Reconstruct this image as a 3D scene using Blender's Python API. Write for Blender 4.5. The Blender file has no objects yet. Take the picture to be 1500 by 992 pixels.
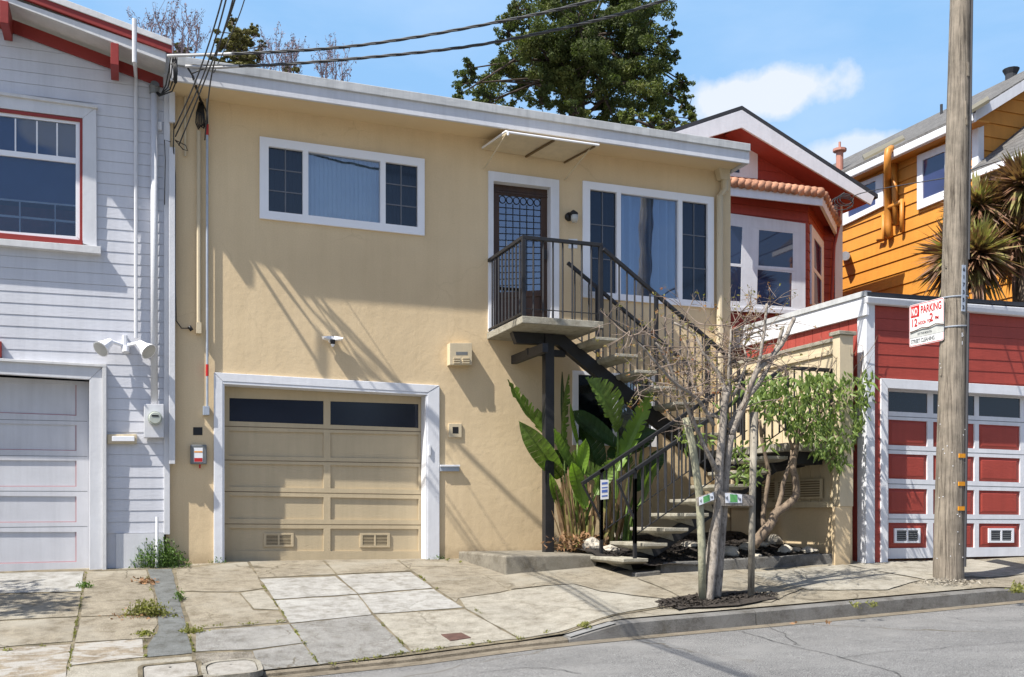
import bpy, bmesh, math, random
from mathutils import Vector, Matrix, noise
from mathutils.geometry import tessellate_polygon
random.seed(7)
R = math.radians
scene = bpy.context.scene
COL = scene.collection

# ------------------------------------------------------------------ camera model
F = 1510.0; YAW = R(20.68); D = 13.5; CZ = 0.6; HOR = 750.0
fw = Vector((math.sin(YAW), math.cos(YAW), 0)); rt = Vector((math.cos(YAW), -math.sin(YAW), 0))
CAM = Vector((0, -D, CZ))
def ray(px, py):
    return fw + rt*((px-750)/F) + Vector((0, 0, 1))*((HOR-py)/F)
def at(px, py, Y=0.0):
    d = ray(px, py); t = (Y+D)/d.y
    return CAM + d*t
def atx(px, py, X):
    d = ray(px, py); t = X/d.x
    return CAM + d*t
def XP(px, Y=0.0): return at(px, 400, Y).x

# ------------------------------------------------------------------ terrain
def lerp_tab(tab, x):
    if x <= tab[0][0]: return tab[0][1]
    for (a, va), (b, vb) in zip(tab, tab[1:]):
        if x <= b:
            return va+(vb-va)*(x-a)/(b-a)
    return tab[-1][1]
ZG = [(-30, -1.9), (-8, -1.1), (-.4, -.85), (2.4, -.72), (3.4, -.64), (4.2, -.60), (6.5, -.51), (9.4, -.39), (20, .1), (40, .8)]
ZF = [(-30, -.9), (-6, -.17), (-1.35, -.11), (.6, -.06), (1.2, -.04), (4, -.045), (4.4, -.04), (5.7, .07), (8.65, .2), (12, .22), (20, .35), (40, 1.0)]
KY = -4.55
def kerb_h(x):
    if x < 3.95: return 0.015
    if x < 4.5: return .015+.105*(x-3.95)/.55
    if x < 9.3: return .12
    if x < 10.3: return .12-.1*(x-9.3)
    return .02
def ground(x, y):
    zg = lerp_tab(ZG, x)
    if y < KY-.12:
        return zg + .012*min(6, (KY-y)) - .03
    zf = lerp_tab(ZF, x); zk = zg+kerb_h(x)
    s = max(0, min(1, -y/4.55)); g = .75*s+.25*s*s
    return zf+(zk-zf)*g
def gp(px, py, fn=ground, lift=0.0):
    d = ray(px, py); t = 4.0
    while t < 60:
        p = CAM+d*t
        if p.z <= fn(p.x, p.y): break
        t += .02
    for _ in range(12):
        lo, hi = t-.02, t
        m = (lo+hi)/2; p = CAM+d*m
        if p.z <= fn(p.x, p.y): t = m
        else: break
    p = CAM+d*t
    return Vector((p.x, p.y, fn(p.x, p.y)+lift))

# ------------------------------------------------------------------ materials
MATS = {}
def srgb(r, g, b):
    f = lambda c: (c/255/12.92) if c/255 <= .04045 else ((c/255+.055)/1.055)**2.4
    return (f(r), f(g), f(b))
def nn(nt, t, **k):
    n = nt.nodes.new(t)
    for a, v in k.items():
        if a == 'ins':
            for i, x in v.items(): n.inputs[i].default_value = x
        else: setattr(n, a, v)
    return n
def mixrgb(nt, fac, a, b, mode='MIX'):
    m = nt.nodes.new('ShaderNodeMix'); m.data_type = 'RGBA'; m.blend_type = mode
    for sock, v in ((m.inputs[0], fac), (m.inputs[6], a), (m.inputs[7], b)):
        if isinstance(v, bpy.types.NodeSocket): nt.links.new(v, sock)
        elif isinstance(v, (int, float)): sock.default_value = v
        else: sock.default_value = (*v, 1)
    return m.outputs[2]
def ramp(nt, fac, stops):
    r = nt.nodes.new('ShaderNodeValToRGB'); nt.links.new(fac, r.inputs[0])
    el = r.color_ramp.elements
    el[0].position, el[0].color = stops[0][0], (*stops[0][1], 1)
    el[1].position, el[1].color = stops[-1][0], (*stops[-1][1], 1)
    for p, c in stops[1:-1]:
        e = el.new(p); e.color = (*c, 1)
    return r.outputs[0]
def g3(v): return (v, v, v)
def coords(nt, scale=(1, 1, 1), kind='Object'):
    tc = nt.nodes.new('ShaderNodeTexCoord'); mp = nt.nodes.new('ShaderNodeMapping')
    mp.inputs['Scale'].default_value = scale
    nt.links.new(tc.outputs[kind], mp.inputs[0]); return mp.outputs[0]
def noise_t(nt, vec, scale, detail=4, rough=.55, dist=0):
    n = nn(nt, 'ShaderNodeTexNoise', ins={'Scale': scale, 'Detail': detail, 'Roughness': rough, 'Distortion': dist})
    nt.links.new(vec, n.inputs['Vector']); return n.outputs['Fac']
def mat(name, rgb, rough=.8, var=.12, scale=2.0, bump=0.0, bscale=60, metal=0, stretch=(1, 1, 1), spots=None, spec=.4, fine=0.0, fscale=150, streak=0.0, transl=0.0):
    if name in MATS: return MATS[name]
    m = bpy.data.materials.new(name); m.use_nodes = True; MATS[name] = m
    nt = m.node_tree; b = nt.nodes['Principled BSDF']
    b.inputs['Roughness'].default_value = rough; b.inputs['Metallic'].default_value = metal
    b.inputs['Specular IOR Level'].default_value = spec
    v = coords(nt, stretch)
    n1 = noise_t(nt, v, scale, 6, .6)
    lo = tuple(c*(1-var) for c in rgb); hi = tuple(min(1, c*(1+var)) for c in rgb)
    c = ramp(nt, n1, [(.3, lo), (.7, hi)])
    if fine:
        n3 = noise_t(nt, v, fscale, 2, .7)
        c = mixrgb(nt, 1.0, c, ramp(nt, n3, [(.3, g3(1-fine)), (.7, g3(1+fine))]), 'MULTIPLY')
    if streak:
        v2 = coords(nt, (6, 6, .5)); n4 = noise_t(nt, v2, 1.5, 5, .7)
        c = mixrgb(nt, 1.0, c, ramp(nt, n4, [(.42, g3(1)), (.75, g3(1-streak))]), 'MULTIPLY')
    if spots:
        n2 = noise_t(nt, v, spots[1], 5, .7)
        f = ramp(nt, n2, [(spots[2], g3(0)), (min(1, spots[2]+.12), g3(1))])
        c = mixrgb(nt, f, c, spots[0])
    nt.links.new(c, b.inputs['Base Color'])
    if bump:
        n5 = noise_t(nt, v, bscale, 5, .6)
        bp = nn(nt, 'ShaderNodeBump', ins={'Strength': 1.0, 'Distance': bump}); nt.links.new(n5, bp.inputs['Height'])
        nt.links.new(bp.outputs[0], b.inputs['Normal'])
    if transl:
        tr = nt.nodes.new('ShaderNodeBsdfTranslucent')
        nt.links.new(mixrgb(nt, 1.0, c, (1.3, 1.5, .7), 'MULTIPLY'), tr.inputs[0])
        mx = nt.nodes.new('ShaderNodeMixShader'); mx.inputs[0].default_value = transl
        nt.links.new(b.outputs[0], mx.inputs[1]); nt.links.new(tr.outputs[0], mx.inputs[2])
        nt.links.new(mx.outputs[0], nt.nodes['Material Output'].inputs[0])
    return m

def mat_stucco():
    m = mat('stucco', (.645, .505, .315), .92, .05, 1.2)
    nt = m.node_tree; b = nt.nodes['Principled BSDF']
    v = coords(nt)
    n1 = noise_t(nt, v, 45, 4, .6); n2 = noise_t(nt, v, 9, 4, .55)
    a = nn(nt, 'ShaderNodeMath', operation='MULTIPLY_ADD', ins={1: .35}); nt.links.new(n1, a.inputs[0]); nt.links.new(n2, a.inputs[2])
    bp = nn(nt, 'ShaderNodeBump', ins={'Strength': .25, 'Distance': .018}); nt.links.new(a.outputs[0], bp.inputs['Height'])
    nt.links.new(bp.outputs[0], b.inputs['Normal'])
    # weather marks: long faint rain streaks and low dirt
    c = b.inputs['Base Color'].links[0].from_socket
    v2 = coords(nt, (5, 5, .35)); n3 = noise_t(nt, v2, 1.2, 6, .7)
    c = mixrgb(nt, 1.0, c, ramp(nt, n3, [(.45, g3(1)), (.8, (.93, .92, .9))]), 'MULTIPLY')
    n6 = noise_t(nt, v, 70, 3, .7)
    c = mixrgb(nt, 1.0, c, ramp(nt, n6, [(.3, g3(.93)), (.7, g3(1.06))]), 'MULTIPLY')
    dn = nn(nt, 'ShaderNodeTexNoise', ins={'Scale': 2.0, 'Detail': 6}); nt.links.new(v, dn.inputs['Vector'])
    vm = nn(nt, 'ShaderNodeVectorMath', operation='MULTIPLY_ADD'); vm.inputs[1].default_value = (.5, .5, .5); nt.links.new(dn.outputs['Color'], vm.inputs[0]); nt.links.new(v, vm.inputs[2])
    vo = nn(nt, 'ShaderNodeTexVoronoi', feature='DISTANCE_TO_EDGE', ins={'Scale': .55}); nt.links.new(vm.outputs[0], vo.inputs['Vector'])
    ga = noise_t(nt, v, .9, 2, .5); f1 = ramp(nt, vo.outputs[0], [(.0015, g3(1)), (.006, g3(0))]); f2 = ramp(nt, ga, [(.5, g3(0)), (.65, g3(.22))])
    mm = nn(nt, 'ShaderNodeMath', operation='MULTIPLY'); nt.links.new(f1, mm.inputs[0]); nt.links.new(f2, mm.inputs[1]); c = mixrgb(nt, mm.outputs[0], c, (.25, .18, .10))
    n8 = noise_t(nt, v, .45, 3, .5); c = mixrgb(nt, 1.0, c, ramp(nt, n8, [(.35, (.92, .91, .90)), (.65, (1.05, 1.05, 1.05))]), 'MULTIPLY')
    tc = nt.nodes.new('ShaderNodeTexCoord'); sx = nt.nodes.new('ShaderNodeSeparateXYZ'); nt.links.new(tc.outputs['Object'], sx.inputs[0])
    n4 = noise_t(nt, v, 3.5, 5, .7)
    z = nn(nt, 'ShaderNodeMath', operation='MULTIPLY_ADD', ins={1: .55}); nt.links.new(n4, z.inputs[0]); nt.links.new(sx.outputs[2], z.inputs[2])
    f = ramp(nt, z.outputs[0], [(.22, g3(.55)), (.42, g3(0))])
    c = mixrgb(nt, f, c, (.30, .22, .13))
    nt.links.new(c, b.inputs['Base Color'])
    return m
def mat_concrete(name, rgb, crack=.5, cscale=.9, spk=.12, blotch=None, patch=None, calm=False):
    m = mat(name, rgb, .93, .13, 1.6)
    nt = m.node_tree; b = nt.nodes['Principled BSDF']
    c = b.inputs['Base Color'].links[0].from_socket
    v = coords(nt)
    n0 = noise_t(nt, v, 7, 8, .72)
    c = mixrgb(nt, 1.0, c, ramp(nt, n0, [(.34, g3(.88)), (.66, g3(1.08))] if calm else [(.34, (.62, .59, .54)), (.5, (.97, .96, .95)), (.66, (1.18, 1.18, 1.18))]), 'MULTIPLY')
    if calm: c = mixrgb(nt, 1.0, c, ramp(nt, noise_t(nt, v, 320, 2, .8), [(.3, g3(.6)), (.7, g3(1.4))]), 'MULTIPLY')
    n2 = noise_t(nt, v, 120, 3, .8)
    c = mixrgb(nt, 1.0, c, ramp(nt, n2, [(.35, g3(1-spk*1.6)), (.65, g3(1+spk))]), 'MULTIPLY')
    if patch:
        n7 = noise_t(nt, coords(nt, (1, 2.2, 1)), 3.2, 7, .75, .6)
        c = mixrgb(nt, ramp(nt, n7, [(.46, g3(0)), (.56, g3(1))]), c, patch)
    if blotch:
        n3 = noise_t(nt, v, 1.1, 5, .6)
        c = mixrgb(nt, ramp(nt, n3, [(.5, g3(0)), (.7, g3(.7))]), c, blotch)
    if crack:
        dn = nn(nt, 'ShaderNodeTexNoise', ins={'Scale': 3.0, 'Detail': 5}); nt.links.new(v, dn.inputs['Vector'])
        vm = nn(nt, 'ShaderNodeVectorMath', operation='MULTIPLY_ADD'); vm.inputs[1].default_value = (.45, .45, 0)
        nt.links.new(dn.outputs['Color'], vm.inputs[0]); nt.links.new(v, vm.inputs[2])
        vo = nn(nt, 'ShaderNodeTexVoronoi', feature='DISTANCE_TO_EDGE', ins={'Scale': cscale}); nt.links.new(vm.outputs[0], vo.inputs['Vector'])
        ga = noise_t(nt, v, .8, 2, .5)
        f = ramp(nt, vo.outputs[0], [(.002, g3(1)), (.011, g3(0))])
        gf = ramp(nt, ga, [(.45, g3(0)), (.6, g3(crack))])
        mm = nn(nt, 'ShaderNodeMath', operation='MULTIPLY'); nt.links.new(f, mm.inputs[0]); nt.links.new(gf, mm.inputs[1])
        c = mixrgb(nt, mm.outputs[0], c, (.09, .075, .05))
    nt.links.new(c, b.inputs['Base Color'])
    nb = noise_t(nt, v, 60, 6, .75)
    bp = nn(nt, 'ShaderNodeBump', ins={'Strength': .7, 'Distance': .02}); nt.links.new(nb, bp.inputs['Height'])
    nt.links.new(bp.outputs[0], b.inputs['Normal'])
    return m
def mat_glass(name, tint=(.8, .85, .9), refl=.22, rough=.01):
    m = bpy.data.materials.new(name); m.use_nodes = True; MATS[name] = m; nt = m.node_tree
    nt.nodes.remove(nt.nodes['Principled BSDF'])
    tr = nn(nt, 'ShaderNodeBsdfTransparent'); tr.inputs[0].default_value = (*tint, 1)
    gl = nn(nt, 'ShaderNodeBsdfGlossy'); gl.inputs['Roughness'].default_value = rough; gl.inputs[0].default_value = (.9, .93, 1, 1)
    fr = nn(nt, 'ShaderNodeFresnel', ins={'IOR': 1.45})
    ad = nn(nt, 'ShaderNodeMath', operation='ADD', use_clamp=True, ins={1: refl}); nt.links.new(fr.outputs[0], ad.inputs[0])
    v = coords(nt); nz = noise_t(nt, v, 1.6, 2, .5)
    bp = nn(nt, 'ShaderNodeBump', ins={'Strength': .25, 'Distance': .01}); nt.links.new(nz, bp.inputs['Height']); nt.links.new(bp.outputs[0], gl.inputs['Normal'])
    mx = nn(nt, 'ShaderNodeMixShader'); nt.links.new(ad.outputs[0], mx.inputs[0])
    nt.links.new(tr.outputs[0], mx.inputs[1]); nt.links.new(gl.outputs[0], mx.inputs[2])
    nt.links.new(mx.outputs[0], nt.nodes['Material Output'].inputs[0])
    return m
def mat_shingle(name, rgb):
    m = mat(name, rgb, .95, .2, 3, .01, 60)
    nt = m.node_tree; b = nt.nodes['Principled BSDF']
    c = b.inputs['Base Color'].links[0].from_socket
    v = coords(nt, (2.2, 3.4, 3.4))
    n = noise_t(nt, v, 3.5, 4, .8)
    c = mixrgb(nt, 1.0, c, ramp(nt, n, [(.35, g3(.62)), (.65, g3(1.3))]), 'MULTIPLY')
    w = nn(nt, 'ShaderNodeTexWave', wave_type='BANDS', bands_direction='Z', ins={'Scale': 2.2, 'Distortion': .4}); nt.links.new(coords(nt), w.inputs[0])
    c = mixrgb(nt, 1.0, c, ramp(nt, w.outputs[0], [(.0, g3(.6)), (.2, g3(1))]), 'MULTIPLY')
    nt.links.new(c, b.inputs['Base Color']); return m
def mat_bark(name, rgb, dark, zs=.15, sc=22, bump=.02):
    m = mat(name, rgb, .95, .1, 2)
    nt = m.node_tree; b = nt.nodes['Principled BSDF']
    v = coords(nt, (1, 1, zs)); n = noise_t(nt, v, sc, 8, .75, .3)
    c = ramp(nt, n, [(.34, dark), (.5, rgb), (.72, tuple(min(1, q*1.35) for q in rgb))])
    n2 = noise_t(nt, coords(nt), 4, 5, .7)
    c = mixrgb(nt, 1.0, c, ramp(nt, n2, [(.35, g3(.72)), (.65, g3(1.12))]), 'MULTIPLY')
    nt.links.new(c, b.inputs['Base Color'])
    bp = nn(nt, 'ShaderNodeBump', ins={'Strength': 1, 'Distance': bump}); nt.links.new(n, bp.inputs['Height']); nt.links.new(bp.outputs[0], b.inputs['Normal'])
    return m

STUCCO = mat_stucco()
SOFFIT = mat('soffit_paint', (.645, .505, .31), .85, .04, 1, .004, 30)
WHITE = mat('white_trim', (.68, .69, .72), .55, .05, 4, .002, 20, streak=.1)
FASCIA = mat('fascia_paint', (.60, .61, .64), .6, .07, 3, .003, 12, stretch=(.3, 1, 1), streak=.12)
FLASH = mat('roof_flashing', (.46, .47, .47), .6, .15, 3, .004, 12, stretch=(.3, 1, 1), streak=.25)
VINYL = mat('white_vinyl', (.78, .79, .82), .35, .02, 4)
CREAM = mat('cream_paint', (.56, .47, .32), .6, .05, 3, .002, 30, streak=.15)
GDOOR = mat('tan_door_paint', (.49, .40, .26), .55, .05, 3, .002, 40, streak=.1)
DKGLASS = mat('tinted_glass', (.012, .016, .03), .12, .1, 2, spec=.6)
BLACKM = mat('black_steel', (.016, .016, .018), .5, .3, 8, .002, 40, spots=((.06, .03, .02), 14, .68))
BROWNW = mat('dark_stained_wood', (.055, .027, .014), .4, .35, 3, .003, 30, stretch=(3, 3, .3))
BLIND = mat('vertical_blind_fabric', (.62, .72, .74), .8, .04, 3)
CURT = mat('curtain_fabric', (.40, .52, .66), .8, .05, 3)
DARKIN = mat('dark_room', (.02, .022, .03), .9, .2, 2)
GREYM = mat('grey_muntin', (.13, .14, .16), .5, .05, 4)
GLASS = mat_glass('window_glass', refl=.12)
SCREEN = mat_glass('screened_glass', (.36, .40, .44), .02, .1)
BLUEG = mat_glass('reflective_glass', (.25, .3, .4), .24)
LAV = mat('lavender_siding', (.575, .585, .625), .6, .04, 2, .002, 40, stretch=(.4, 1, 1), streak=.12)
LAVT = mat('lavender_trim', (.61, .615, .635), .55, .05, 3, .002, 20, streak=.1)
OFFW = mat('off_white_trim', (.60, .60, .60), .6, .05, 3, .002, 20, streak=.15)
REDT = mat('red_trim', (.25, .028, .022), .5, .1, 3, .002, 20)
REDS = mat('red_siding', (.34, .052, .035), .6, .12, 2.5, .003, 40, stretch=(.4, 1, 1), streak=.15)
REDB = mat('red_board', (.34, .06, .045), .6, .12, 2.5, .003, 40, streak=.15)
ORANGE = mat('orange_siding', (.56, .235, .035), .6, .10, 1.6, .004, 30, stretch=(1, .4, 1), streak=.12)
ORP = mat('orange_pipe_paint', (.50, .20, .03), .5, .1, 3)
SHING = mat_shingle('grey_shingles', (.125, .12, .115))
DKROOF = mat('dark_roof_edge', (.03, .033, .04), .8, .2, 3)
TERRA = mat('terracotta', (.42, .21, .13), .9, .6, 4, .004, 30)
CONC = mat_concrete('plinth_concrete', (.22, .20, .16), 0, .9, .15, (.16, .15, .12))
TREAD = mat_concrete('tread_concrete', (.34, .32, .26), 0, .9, .1, (.24, .22, .17))
PAVE = mat_concrete('tan_concrete', (.255, .225, .17), .9, .8, .3, (.315, .295, .245))
PAVL = mat_concrete('light_concrete', (.315, .31, .29), .35, .5, .1)
PAVW = mat_concrete('warm_concrete', (.30, .28, .232), .5, .5, .25, (.33, .31, .262))
PAVG = mat_concrete('grey_concrete', (.235, .23, .215), 1.0, 2.2, .34, (.30, .292, .272))
PAVP = mat_concrete('patchy_concrete', (.25, .21, .155), .6, .9, .2, None, (.33, .315, .285))
PAVA = mat_concrete('asphalt_patch', (.135, .142, .138), 0, 1, .2)
GRAVC = mat_concrete('exposed_aggregate', (.22, .20, .165), .2, 2, .55)
ASPH = mat_concrete('asphalt', (.205, .202, .195), .9, .32, .7, (.222, .218, .208), None, True)
KERBM = mat_concrete('kerb_concrete', (.15, .145, .135), .3, 1, .25, (.22, .215, .205))
JOINT = mat('joint_dirt', (.16, .135, .09), .95, .5, 6, .02, 60)
MULCH = mat('mulch', (.028, .022, .018), .95, .7, 14, .06, 30, spots=((.10, .08, .06), 25, .62))
SOILM = mat('bark_chips', (.05, .04, .032), .95, .6, 20, .05, 40, spots=((.13, .11, .09), 30, .6))
ROCK = mat('pale_rock', (.45, .41, .34), .9, .3, 5, .03, 12)
WOODP = mat_bark('weathered_pole_wood', (.27, .23, .18), (.045, .034, .025), .035, 34, .03)
STAKE = mat_bark('stake_wood', (.27, .245, .20), (.12, .1, .07), .08, 26, .006)
LICHEN = mat('lichen_wood', (.30, .29, .20), .95, .3, 8, .006, 30, spots=((.2, .16, .12), 6, .6))
TWIG = mat('twig_bark', (.22, .17, .135), .9, .3, 5)
BARK = mat_bark('grey_bark', (.30, .265, .225), (.07, .055, .045), .5, 28, .008)
BARKB = mat_bark('tan_bark', (.20, .15, .105), (.06, .04, .028), .5, 22, .006)
BARKD = mat_bark('dark_bark', (.06, .045, .035), (.02, .015, .01), .4, 6, .02)
LEAFC = mat('cypress_leaf', (.062, .082, .020), .8, .5, 1.3, transl=.25, spots=((.12, .13, .03), 1.0, .53))
LEAFD = mat('olive_leaf', (.12, .11, .035), .7, .4, 1.5, transl=.2)
LEAFB = mat('glossy_bush_leaf', (.14, .20, .045), .45, .6, 9, transl=.35, spec=.4, spots=((.22, .25, .06), 8, .55))
LEAFP = mat('paddle_leaf', (.13, .205, .04), .5, .45, 5, .004, 60, transl=.3, spots=((.19, .22, .06), 4.5, .60), fine=.15, fscale=30)
LEAFY = mat('sunlit_leaf', (.16, .27, .035), .4, .3, 3, .004, 60, transl=.35)  # lighter copy of the paddle leaf, sunlight put into its colour
LEAFK = mat('shaded_leaf', (.03, .07, .018), .4, .3, 3, .004, 60, transl=.15)  # darker copy for the rear blades, shade put into its colour
LEAFT = mat('young_leaf', (.22, .20, .06), .6, .4, 5, transl=.35, spots=((.28, .11, .05), 5, .48))
LEAFBR = mat('bronze_leaf', (.19, .10, .06), .5, .5, 2.5, transl=.25, spots=((.28, .27, .09), 1.8, .49))
DRY = mat('dry_leaf', (.26, .145, .075), .9, .5, 12, transl=.15)
DRYO = mat('dry_sheath', (.24, .15, .08), .8, .5, 10, stretch=(2, 2, .3), transl=.15, spots=((.20, .24, .05), 3, .55))
WEED = mat('weed_leaf', (.085, .15, .03), .6, .4, 8, transl=.35)
WEEDY = mat('yellow_weed', (.19, .19, .05), .7, .4, 8, transl=.35)
PLUM = mat('mauve_twig', (.19, .15, .17), .9, .3, 5)
BLUEM = mat('galvanised', (.38, .42, .48), .4, .15, 8, metal=.3)
GREYP = mat('grey_plastic', (.15, .16, .165), .5, .15, 8)
METER = mat('meter_face', (.42, .45, .40), .2, .1, 8)
BLKP = mat('black_rubber', (.012, .012, .013), .5, .2, 8)
WIREM = mat('weathered_cable', (.05, .052, .055), .6, .3, 3)
WIREL = mat('pale_cable', (.42, .42, .42), .6, .3, 3)
REDP = mat('red_paint', (.45, .02, .02), .5, .05, 8)
WHP = mat('sign_white', (.72, .72, .72), .45, .04, 8)
SGREY = mat('sign_patch', (.45, .46, .44), .5, .15, 8)
GREENT = mat('green_label', (.12, .38, .12), .5, .1, 8)
BLUET = mat('blue_label', (.08, .14, .42), .5, .1, 8)
ORT = mat('orange_tag', (.75, .30, .01), .5, .1, 8)
RUST = mat('rusty_plate', (.085, .045, .035), .7, .3, 10, .004, 60)
COVER = mat_concrete('cover_concrete', (.32, .305, .275), 0, 1, .12)
LAMPG = mat('frosted_glass', (.45, .45, .42), .3, .1, 8)
YSHADE = mat('louvre_shade', (.55, .52, .42), .6, .1, 8)

# ------------------------------------------------------------------ mesh builder
class MB:
    def __init__(s): s.v = []; s.f = []; s.m = []
    def add(s, vs, fs, mi=0):
        o = len(s.v); s.v += [tuple(v) for v in vs]; s.f += [tuple(i+o for i in f) for f in fs]; s.m += [mi]*len(fs); return s
    def hexa(s, a, b, mi=0):      # two matching 4-point loops
        return s.add(list(a)+list(b), [(0, 1, 2, 3), (7, 6, 5, 4), (0, 4, 5, 1), (1, 5, 6, 2), (2, 6, 7, 3), (3, 7, 4, 0)], mi)
    def box(s, x0, x1, y0, y1, z0, z1, k=0.0, mi=0):
        q = lambda x, y, z: (x, y, z+k*x)
        return s.hexa([q(x0, y0, z0), q(x1, y0, z0), q(x1, y0, z1), q(x0, y0, z1)], [q(x0, y1, z0), q(x1, y1, z0), q(x1, y1, z1), q(x0, y1, z1)], mi)
    def prism(s, pts, vec, mi=0):
        n = len(pts); vec = Vector(vec); b = [Vector(p)+vec for p in pts]
        fs = [tuple(range(n)), tuple(range(2*n-1, n-1, -1))]+[(i, (i+1) % n, n+(i+1) % n, n+i) for i in range(n)]
        return s.add(list(pts)+b, fs, mi)
    def holed(s, outer, holes, vec, mi=0, back=False):
        vec = Vector(vec); loops = [outer]+holes; vs = [Vector(p) for l in loops for p in l]
        tris = tessellate_polygon([[Vector(p) for p in l] for l in loops])
        n = len(vs); fs = [tuple(t) for t in tris]
        allv = vs+[v+vec for v in vs]
        if back: fs += [tuple(n+i for i in reversed(t)) for t in tris]
        o = 0
        for l in loops:
            m = len(l)
            fs += [(o+i, o+(i+1) % m, n+o+(i+1) % m, n+o+i) for i in range(m)]; o += m
        return s.add(allv, fs, mi)
    def tube(s, pts, rad, n=8, cap=True, mi=0):
        pts = [Vector(p) for p in pts]; k = len(pts)
        if not isinstance(rad, (list, tuple)): rad = [rad]*k
        up = None; vs = []
        for i, p in enumerate(pts):
            t = (pts[min(i+1, k-1)]-pts[max(i-1, 0)])
            if t.length < 1e-9: t = Vector((0, 0, 1))
            t.normalize()
            if up is None:
                up = t.orthogonal().normalized()
            up = (up-t*up.dot(t))
            if up.length < 1e-6: up = t.orthogonal()
            up.normalize(); w = t.cross(up)
            for j in range(n):
                a = 2*math.pi*j/n+math.pi/n
                vs.append(p+(up*math.cos(a)+w*math.sin(a))*rad[i])
        fs = [(i*n+j, i*n+(j+1) % n, (i+1)*n+(j+1) % n, (i+1)*n+j) for i in range(k-1) for j in range(n)]
        if cap: fs += [tuple(range(n-1, -1, -1)), tuple((k-1)*n+j for j in range(n))]
        return s.add(vs, fs, mi)
    def bar(s, a, b, w, h=None, mi=0):      # square bar
        h = h or w; a = Vector(a); b = Vector(b); t = (b-a).normalized()
        sd = Vector((0, 1, 0)) if abs(t.y) < .9 else Vector((1, 0, 0))
        u = t.cross(sd).normalized(); sd = u.cross(t).normalized()
        o = [(-1, -1), (1, -1), (1, 1), (-1, 1)]
        return s.hexa([a+sd*w/2*i+u*h/2*j for i, j in o], [b+sd*w/2*i+u*h/2*j for i, j in o], mi)
    def build(s, name, m, parent=None, smooth=False, bevel=0.0, recalc=True):
        me = bpy.data.meshes.new(name); me.from_pydata(s.v, [], s.f)
        ms = m if isinstance(m, (list, tuple)) else [m]
        for q in ms: me.materials.append(q)
        if len(ms) > 1:
            for p, i in zip(me.polygons, s.m): p.material_index = i
        if recalc:
            bm = bmesh.new(); bm.from_mesh(me); bmesh.ops.recalc_face_normals(bm, faces=bm.faces); bm.to_mesh(me); bm.free()
        if smooth:
            for p in me.polygons: p.use_smooth = True
        o = bpy.data.objects.new(name, me); COL.objects.link(o)
        if bevel:
            b = o.modifiers.new('bevel', 'BEVEL'); b.width = bevel; b.segments = 2; b.limit_method = 'ANGLE'
        if parent: setpar(o, parent)
        return o
def setpar(o, p):
    o.parent = p
    q = p; T = Matrix.Translation(Vector((0, 0, 0)))
    while q is not None:
        T = Matrix.Translation(-q.location) @ T if q.type == 'EMPTY' else T
        q = q.parent
    if p.type == 'EMPTY': o.matrix_parent_inverse = T
def tag(o, label=None, cat=None, group=None, kind=None):
    if label: o['label'] = label
    if cat: o['category'] = cat
    if group: o['group'] = group
    if kind: o['kind'] = kind
    return o
def thing(name, loc, label, cat, group=None):
    o = bpy.data.objects.new(name, None); COL.objects.link(o); o.location = loc; o.empty_display_size = .2
    return tag(o, label, cat, group)
def Q(pts, Y): return [at(x, y, Y) for x, y in pts]
def qlerp(q, u, v):   # q = TL,TR,BR,BL
    t = q[0].lerp(q[1], u); b = q[3].lerp(q[2], u); return t.lerp(b, v)
def sub(q, u0, u1, v0, v1): return [qlerp(q, u0, v0), qlerp(q, u1, v0), qlerp(q, u1, v1), qlerp(q, u0, v1)]
def shift(q, dy): return [Vector(p)+Vector((0, dy, 0)) for p in q]
def text_mesh(body, size, mtx, m, parent, name='lettering', ext=.0006, align='LEFT', xs=1.0):
    cu = bpy.data.curves.new(name, 'FONT'); cu.body = body; cu.size = size; cu.extrude = ext; cu.align_x = align; cu.offset = size*.022
    o = bpy.data.objects.new(name, cu); COL.objects.link(o); dg = bpy.context.evaluated_depsgraph_get()
    me = bpy.data.meshes.new_from_object(o.evaluated_get(dg)); bpy.data.objects.remove(o); bpy.data.curves.remove(cu)
    me.transform(mtx @ Matrix.Diagonal((xs, 1, 1, 1))); me.materials.clear(); me.materials.append(m)
    r = bpy.data.objects.new(name, me); COL.objects.link(r)
    if parent: setpar(r, parent)
    return r

# ------------------------------------------------------------------ world, sun, camera
SUN = Vector((2.9, 1.0, -4.25)).normalized()
EL = math.asin(-SUN.z); AZ = math.atan2(-SUN.x, -SUN.y)     # compass-like angle of the sun from +Y towards +X
w = bpy.data.worlds.new('World'); scene.world = w; w.use_nodes = True; nt = w.node_tree
bg = nt.nodes['Background']
sky = nn(nt, 'ShaderNodeTexSky'); sky.sky_type = 'NISHITA'; sky.sun_disc = False
sky.sun_elevation = EL; sky.sun_rotation = AZ; sky.air_density = 1.0; sky.dust_density = 1.6; sky.ozone_density = 1.0
tc = nt.nodes.new('ShaderNodeTexCoord')
mp = nt.nodes.new('ShaderNodeMapping'); mp.inputs['Scale'].default_value = (1, 1, 3.2); nt.links.new(tc.outputs['Generated'], mp.inputs[0])
c1 = noise_t(nt, mp.outputs[0], 3.1, 8, .55, .2)
sx = nt.nodes.new('ShaderNodeSeparateXYZ'); nt.links.new(tc.outputs['Generated'], sx.inputs[0])
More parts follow.
